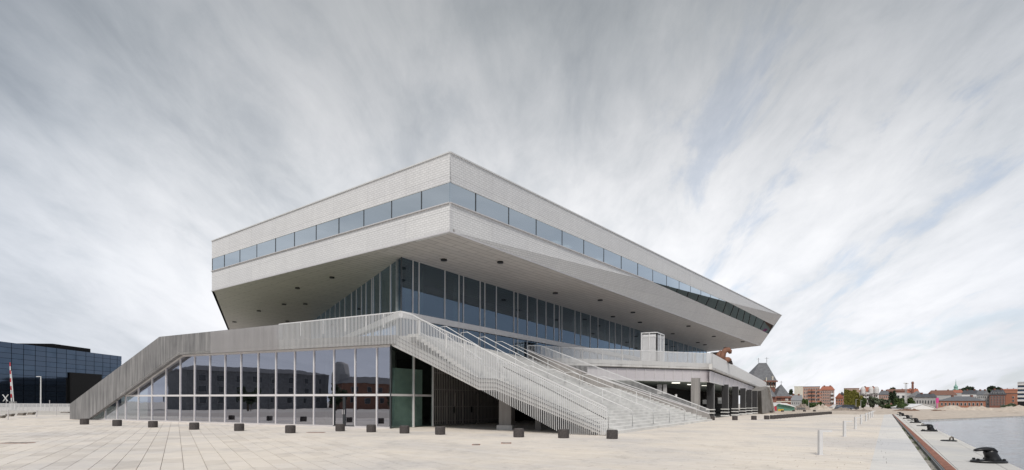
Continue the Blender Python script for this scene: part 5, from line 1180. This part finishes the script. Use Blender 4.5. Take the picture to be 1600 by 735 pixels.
# ================================================================== SMALL THINGS ON THE PLAZA
proto = thing('stone_bollard', 'x', 'bollard', (0, 0, 0), 'dark round stone bollards around the library')
b = MB(); b.lathe([(.245, 0), (.262, .03), (.262, .36), (.25, .395)], (0, 0, 0), 20); b.build('drum', 'seat_stone', proto)
b = MB(); b.lathe([(.235, .395), (.235, .41), (.22, .415)], (0, 0, 0), 20); b.build('cap', 'seat_cap', proto)
seats = [(132, 663.5), (183, 666), (239, 668.2), (303.5, 671.5), (373.7, 673.5), (453.7, 677), (531.5, 674), (580, 675.5), (632, 677.4), (687.7, 679.3), (810.5, 683.3), (880.5, 684.6), (956.5, 685.8), (1112.6, 656.8), (1148.3, 656.8), (1178, 656.3), (1198, 655.6)]
labs = ['dark stone bollard at the foot of the concrete ramp, leftmost of all', 'dark stone bollard before the lowest glass panes beside the ramp', 'dark stone bollard under the sloping part of the glass wall', 'dark stone bollard before the first full-height glass panes', 'dark stone bollard before the glass wall, fifth from the left',
 'dark stone bollard standing forward before the glass wall, left of the door', 'dark stone bollard right in front of the glass double door', 'dark stone bollard just right of the glass double door', 'dark stone bollard at the corner of the ground floor glass', 'dark stone bollard before the barred gate under the stair',
 'dark stone bollard in front of the undercroft column', 'dark stone bollard before the lower end of the stair railing', 'dark stone bollard at the near bottom corner of the wide stair', 'small dark stone bollard at the far bottom corner of the wide stair', 'dark stone bollard before the third parking column', 'dark stone bollard before the parking columns, right of the one by the third', 'dark stone bollard where the dense far row of bollards begins']
first = True
def put_seat(g, lab, sc=1.0, rz=0):
    global first
    if first: proto.location = g; proto['label'] = lab; proto['_w'] = list(g); first = False; return proto
    return dup(proto, g, rz, lab)
for (px, py), lab in zip(seats, labs):
    g = onz(px, py); put_seat((g.x, g.y, 0), lab, rz=R.uniform(0, 3))
a = onz(1207, 655.1); c = onz(1297, 647.2); n_ = 26; ordn = ['first', 'second', 'third', 'fourth', 'fifth']
for k in range(n_):
    f = k/(n_-1); g = a.lerp(c, f); lab = ('dark stone bollard, %s from the near end of the dense far row' % ordn[k]) if k < 5 else 'one of the tiny dark stone bollards merging into the far end of the dense row'
    put_seat((g.x, g.y, 0), lab)
for px, py, lab in ((1222.5, 644.6, 'tiny dark bollard on the pale ground before the green tent'), (1240, 644.2, 'tiny dark bollard on the pale ground right of the green tent'), (1257, 644.0, 'tiny dark bollard on the pale ground below the rubble heap'), (1272.5, 643.8, 'tiny dark bollard on the pale ground, rightmost of the back row'), (1205, 645.6, 'tiny dark bollard at the foot of the leaning end wall')):
    g = onz(px, py); put_seat((g.x, g.y, 0), lab)
# mooring bollards
def iron(label):
    t = thing('mooring_bollard', label, 'mooring bollard', (0, 0, 0), 'black mooring bollards on the quay edge')
    b = MB(); b.lathe([(.48, 0), (.48, .045), (.44, .07), (.16, .085)], (0, 0, 0), 28); bb = b.mesh('base_plate', 'black_iron', True)
    for v in bb.vertices: v.co.y *= .62
    link('base_plate', bb, t)
    b = MB(); b.tube([(.11, 0, .05), (.10, 0, .12), (.06, 0, .22), (.02, 0, .31), (.0, 0, .37)], [.21, .175, .155, .15, .12], 18); m_ = b.mesh('neck', 'black_iron', True); link('neck', m_, t)
    b = MB(); b.tube([(.17, 0, .22), (.135, 0, .31), (.05, 0, .365), (-.10, 0, .385), (-.26, 0, .37), (-.38, 0, .345), (-.42, 0, .335)], [.03, .065, .075, .062, .05, .036, .012], 14); m_ = b.mesh('horn', 'black_iron', True)
    for v in m_.vertices: v.co.y *= 2.1
    link('horn', m_, t)
    for k in range(6):
        a_ = k*math.pi/3+.3; b = MB(); b.lathe([(.04, .07), (.04, .11), (.02, .12)], (.39*math.cos(a_), .24*math.sin(a_), 0), 6); b.build('bolt', 'black_iron', t)
    return t
bolls = [(1545, 723), (1452, 674.2), (1430.5, 661), (1417.5, 654.6), (1410, 650.4), (1406, 648.4)]
bl_ = ['large black mooring bollard nearest the camera on the quay edge', 'black mooring bollard second from the camera, right of the small ring cleat', 'black mooring bollard third from the camera on the quay', 'black mooring bollard fourth from the camera, looking small', 'tiny black mooring bollard, last but one at the far quay end', 'tiniest black mooring bollard at the very far end of the quay']
ip = iron(bl_[0]); g = onz(*bolls[0])
for k, (px, py) in enumerate(bolls):
    g = onz(px, py)
    if k == 0: ip.location = (g.x, g.y, .002)
    else: dup(ip, (g.x, g.y, .002), 0, bl_[k])
def cleat(label):
    t = thing('ring_cleat', label, 'mooring cleat', (0, 0, 0), 'flat ring cleats on the quay edge')
    b = MB(); b.lathe([(.30, 0), (.30, .03), (.25, .05), (.05, .055)], (0, 0, 0), 24); b.build('base_plate', 'black_iron', t, smooth=True)
    b = MB(); b.tube([(.02, -.02, .03), (.05, -.01, .13), (.13, 0, .19), (.20, .01, .16), (.22, .02, .04)], [.035, .035, .035, .032, .03], 8); b.build('ring', 'bench_stone', t, smooth=True); return t
cp_ = cleat('flat rusty ring cleat between the two nearest mooring bollards'); g = onz(1482.5, 689.5); cp_.location = (g.x, g.y, .002)
g = onz(1439.5, 666); dup(cp_, (g.x, g.y, .002), 0, 'small flat ring cleat left of the second mooring bollard')
g = onz(1423, 657.2); dup(cp_, (g.x, g.y, .002), 0, 'tiny flat ring cleat beyond the third mooring bollard')
# L-shaped posts
def lpost(label):
    t = thing('light_post', label, 'light post', (0, 0, 0), 'white L-shaped posts along the promenade')
    b = MB(); b.box((-.055, -.055, 0), (.055, .055, .74)); b.build('upright', 'white_steel', t); b = MB(); b.box((-.055, -.05, .742), (.36, .05, .80)); b.build('arm', 'white_steel', t)
    b = MB(); b.box((-.11, -.11, 0), (.11, .11, .012)); b.build('foot_plate', 'alu', t); return t
lps = [(1281.5, 711), (1319.5, 682.6), (1336.5, 670.8), (1345.5, 663.3), (1353, 658.6), (1357.5, 655.8), (1361, 653.4), (1363.5, 651.8)]
ll = ['white L-shaped post nearest the camera on the pale paving', 'second white L-shaped post from the camera', 'third white L-shaped post from the camera', 'fourth white L-shaped post, small and pale', 'fifth white L-shaped post, very small', 'sixth white L-shaped post, hardly visible', 'one of the two tiniest L-shaped posts at the far end', 'one of the two tiniest L-shaped posts at the far end']
lp0 = lpost(ll[0])
for k, (px, py) in enumerate(lps):
    g = onz(px, py)
    if k == 0: lp0.location = (g.x, g.y, 0)
    else: dup(lp0, (g.x, g.y, 0), 0, ll[k])
# drain covers
for px, py, wpx, lab in ((28, 692.5, 40, 'long rusty drain cover in the paving at the lower left'), (494, 676, 26, 'rusty drain cover before the ground floor glass'), (791, 692.6, 16, 'small rusty drain cover before the undercroft'), (744, 695.2, 12, 'small grey drain cover left of the rusty one')):
    g = onz(px, py); w2 = wpx*g.y/F/2; t = thing('drain_cover', lab, 'drain cover', (g.x, g.y, 0)); b = MB(); b.box((g.x-w2, g.y-.22, -.01), (g.x+w2, g.y+.22, .012)); b.build('frame', 'rust', t)
    b = MB()
    for k in range(10): x = g.x-w2+.04+(2*w2-.08)*k/10; b.box((x, g.y-.18, .012), (x+w2*.12, g.y+.18, .018))
    b.build('grating', 'gravel', t)
# weeds in the quay gutter
mb = MB()
for k in range(260):
    f = R.random()**.5; y = 9+f*30; a = ext(*QG, y); c = ext(*QR0, y); x = a[0]+(c[0]-a[0])*R.uniform(.1, .9)
    if bumpn(x, y, .7) < .12: continue
    for j in range(3): p = Vector((x+R.uniform(-.04, .04), y, -.09)); d_ = Vector((R.uniform(-.05, .05), R.uniform(-.05, .05), R.uniform(.05, .14))); s_ = Vector((.012, 0, 0)); mb.poly([p-s_, p+s_, p+d_])
o = mb.build('gutter_weeds', 'weed', fix=False); tag(o, kind='stuff')
# ================================================================== TOWN BEHIND THE CAMERA'S LEFT, SEEN MIRRORED IN THE GLASS
def wblock(label, x, y, yaw, L_, h, dep, mat, rmat, rh, cols, rows, name='quayside_building'):
    d = Vector((math.cos(yaw), math.sin(yaw), 0)); a = Vector((x, y, 0))-d*L_/2; c = a+d*L_; W = Wall(a, c); W.n = Vector((d.y, -d.x, 0))
    if W.n.dot(Vector((20, 20, 0))-a) < 0: W.n = -W.n
    t = thing(name, label, 'building', (x, y, -.15)); b = MB(); b.prism([W.pt(0, -.2), W.pt(L_, -.2), W.pt(L_, h), W.pt(0, h)], -W.n*dep); b.build('wall', mat, t)
    b = MB(); A0, B0, A1, B1 = W.pt(-.3, h, .3), W.pt(L_+.3, h, .3), W.pt(-.3, h, -dep), W.pt(L_+.3, h, -dep); r0, r1 = W.pt(L_*.12, h+rh, -dep/2), W.pt(L_*.88, h+rh, -dep/2)
    b.poly([A0, B0, r1, r0]); b.poly([B0, B1, r1]); b.poly([B1, A1, r0, r1]); b.poly([A1, A0, r0]); b.poly([A0, A1, B1, B0]); b.build('roof', rmat, t)
    wins(t, W, 1, L_-1, .8, h-.4, cols, rows, 1.2, 1.3, fr='slate_light')
wblock('long grey warehouse mirrored in the left panes of the ground floor', -112, 12, math.radians(80), 34, 8.5, 14, 'slate', 'slate_dark', 1.5, 8, 3)
wblock('low brick sheds mirrored in the ground floor glass', -108, -18, math.radians(100), 24, 6.5, 12, 'roof_brown', 'slate_dark', 2, 6, 2)
wblock('gabled quay warehouse mirrored in the middle panes', -112, -44, math.radians(108), 24, 5.2, 14, 'slate', 'slate_dark', 3.6, 6, 2)
wblock('grey flat warehouse mirrored near the glass door', -104, -72, math.radians(118), 26, 8.0, 14, 'slate_light', 'slate_dark', .8, 6, 2)
wblock('dark gabled house mirrored near the glass corner', -84, -92, math.radians(130), 24, 4.5, 14, 'roof_brown', 'slate_dark', 3.6, 5, 1)
wblock('low brick hall mirrored in the last panes before the corner', -58, -104, math.radians(145), 26, 4.2, 14, 'slate', 'roof_brown', 3, 6, 1)
wblock('dark town block behind the library, mirrored in the black glass', -30, 300, 0, 60, 11, 14, 'slate_dark', 'slate_dark', 4, 12, 3)
wblock('grey town block behind the library, mirrored in the black glass', 50, 320, 0, 60, 12, 14, 'slate', 'slate_dark', 3, 12, 3)
b = MB(); b.lathe([(2.4, -.1), (2.2, 9.5), (1.2, 12.5), (.8, 13)], (-125, -12, 0), 12); tag(b.build('grain_silo', 'plaster_grey'), 'round topped silo mirrored in the ground floor glass', 'silo')
for k, (x, y, h) in enumerate(((-88, 4, 5), (-90, -10, 4.5), (-92, -27, 5), (-90, -38, 4), (-86, -55, 5.5), (-76, -70, 4.5), (-62, -82, 5), (-48, -90, 4), (-86, 22, 5), (-89, -18, 4))):
    lab = ['leafy street tree mirrored in the left panes', 'small round tree mirrored beside the sheds', 'leafy tree mirrored in front of the gabled warehouse', 'low tree mirrored right of the gabled warehouse', 'taller tree mirrored before the white warehouse', 'small tree mirrored by the door bay', 'leafy tree mirrored before the dark gabled house', 'low tree mirrored near the glass corner', 'leafy tree mirrored at the ramp end of the glass', 'little tree mirrored between the sheds'][k]
    t = thing('street_tree', lab, 'tree', (x, y, -.1), 'street trees across the plaza'); tk = MB(); tk.tube([(x, y, -.1), (x, y, h*.6)], [.16, .08], 6); tk.build('trunk', 'bark', t); mb = MB(); crown(mb, (x, y, h*.62), (h*.42, h*.42, h*.38), 500, .32); mb.build('crown', 'leaf_dark', t, fix=False)
# strip helper props
for o in list(scene.objects):
    if '_w' in o: del o['_w']
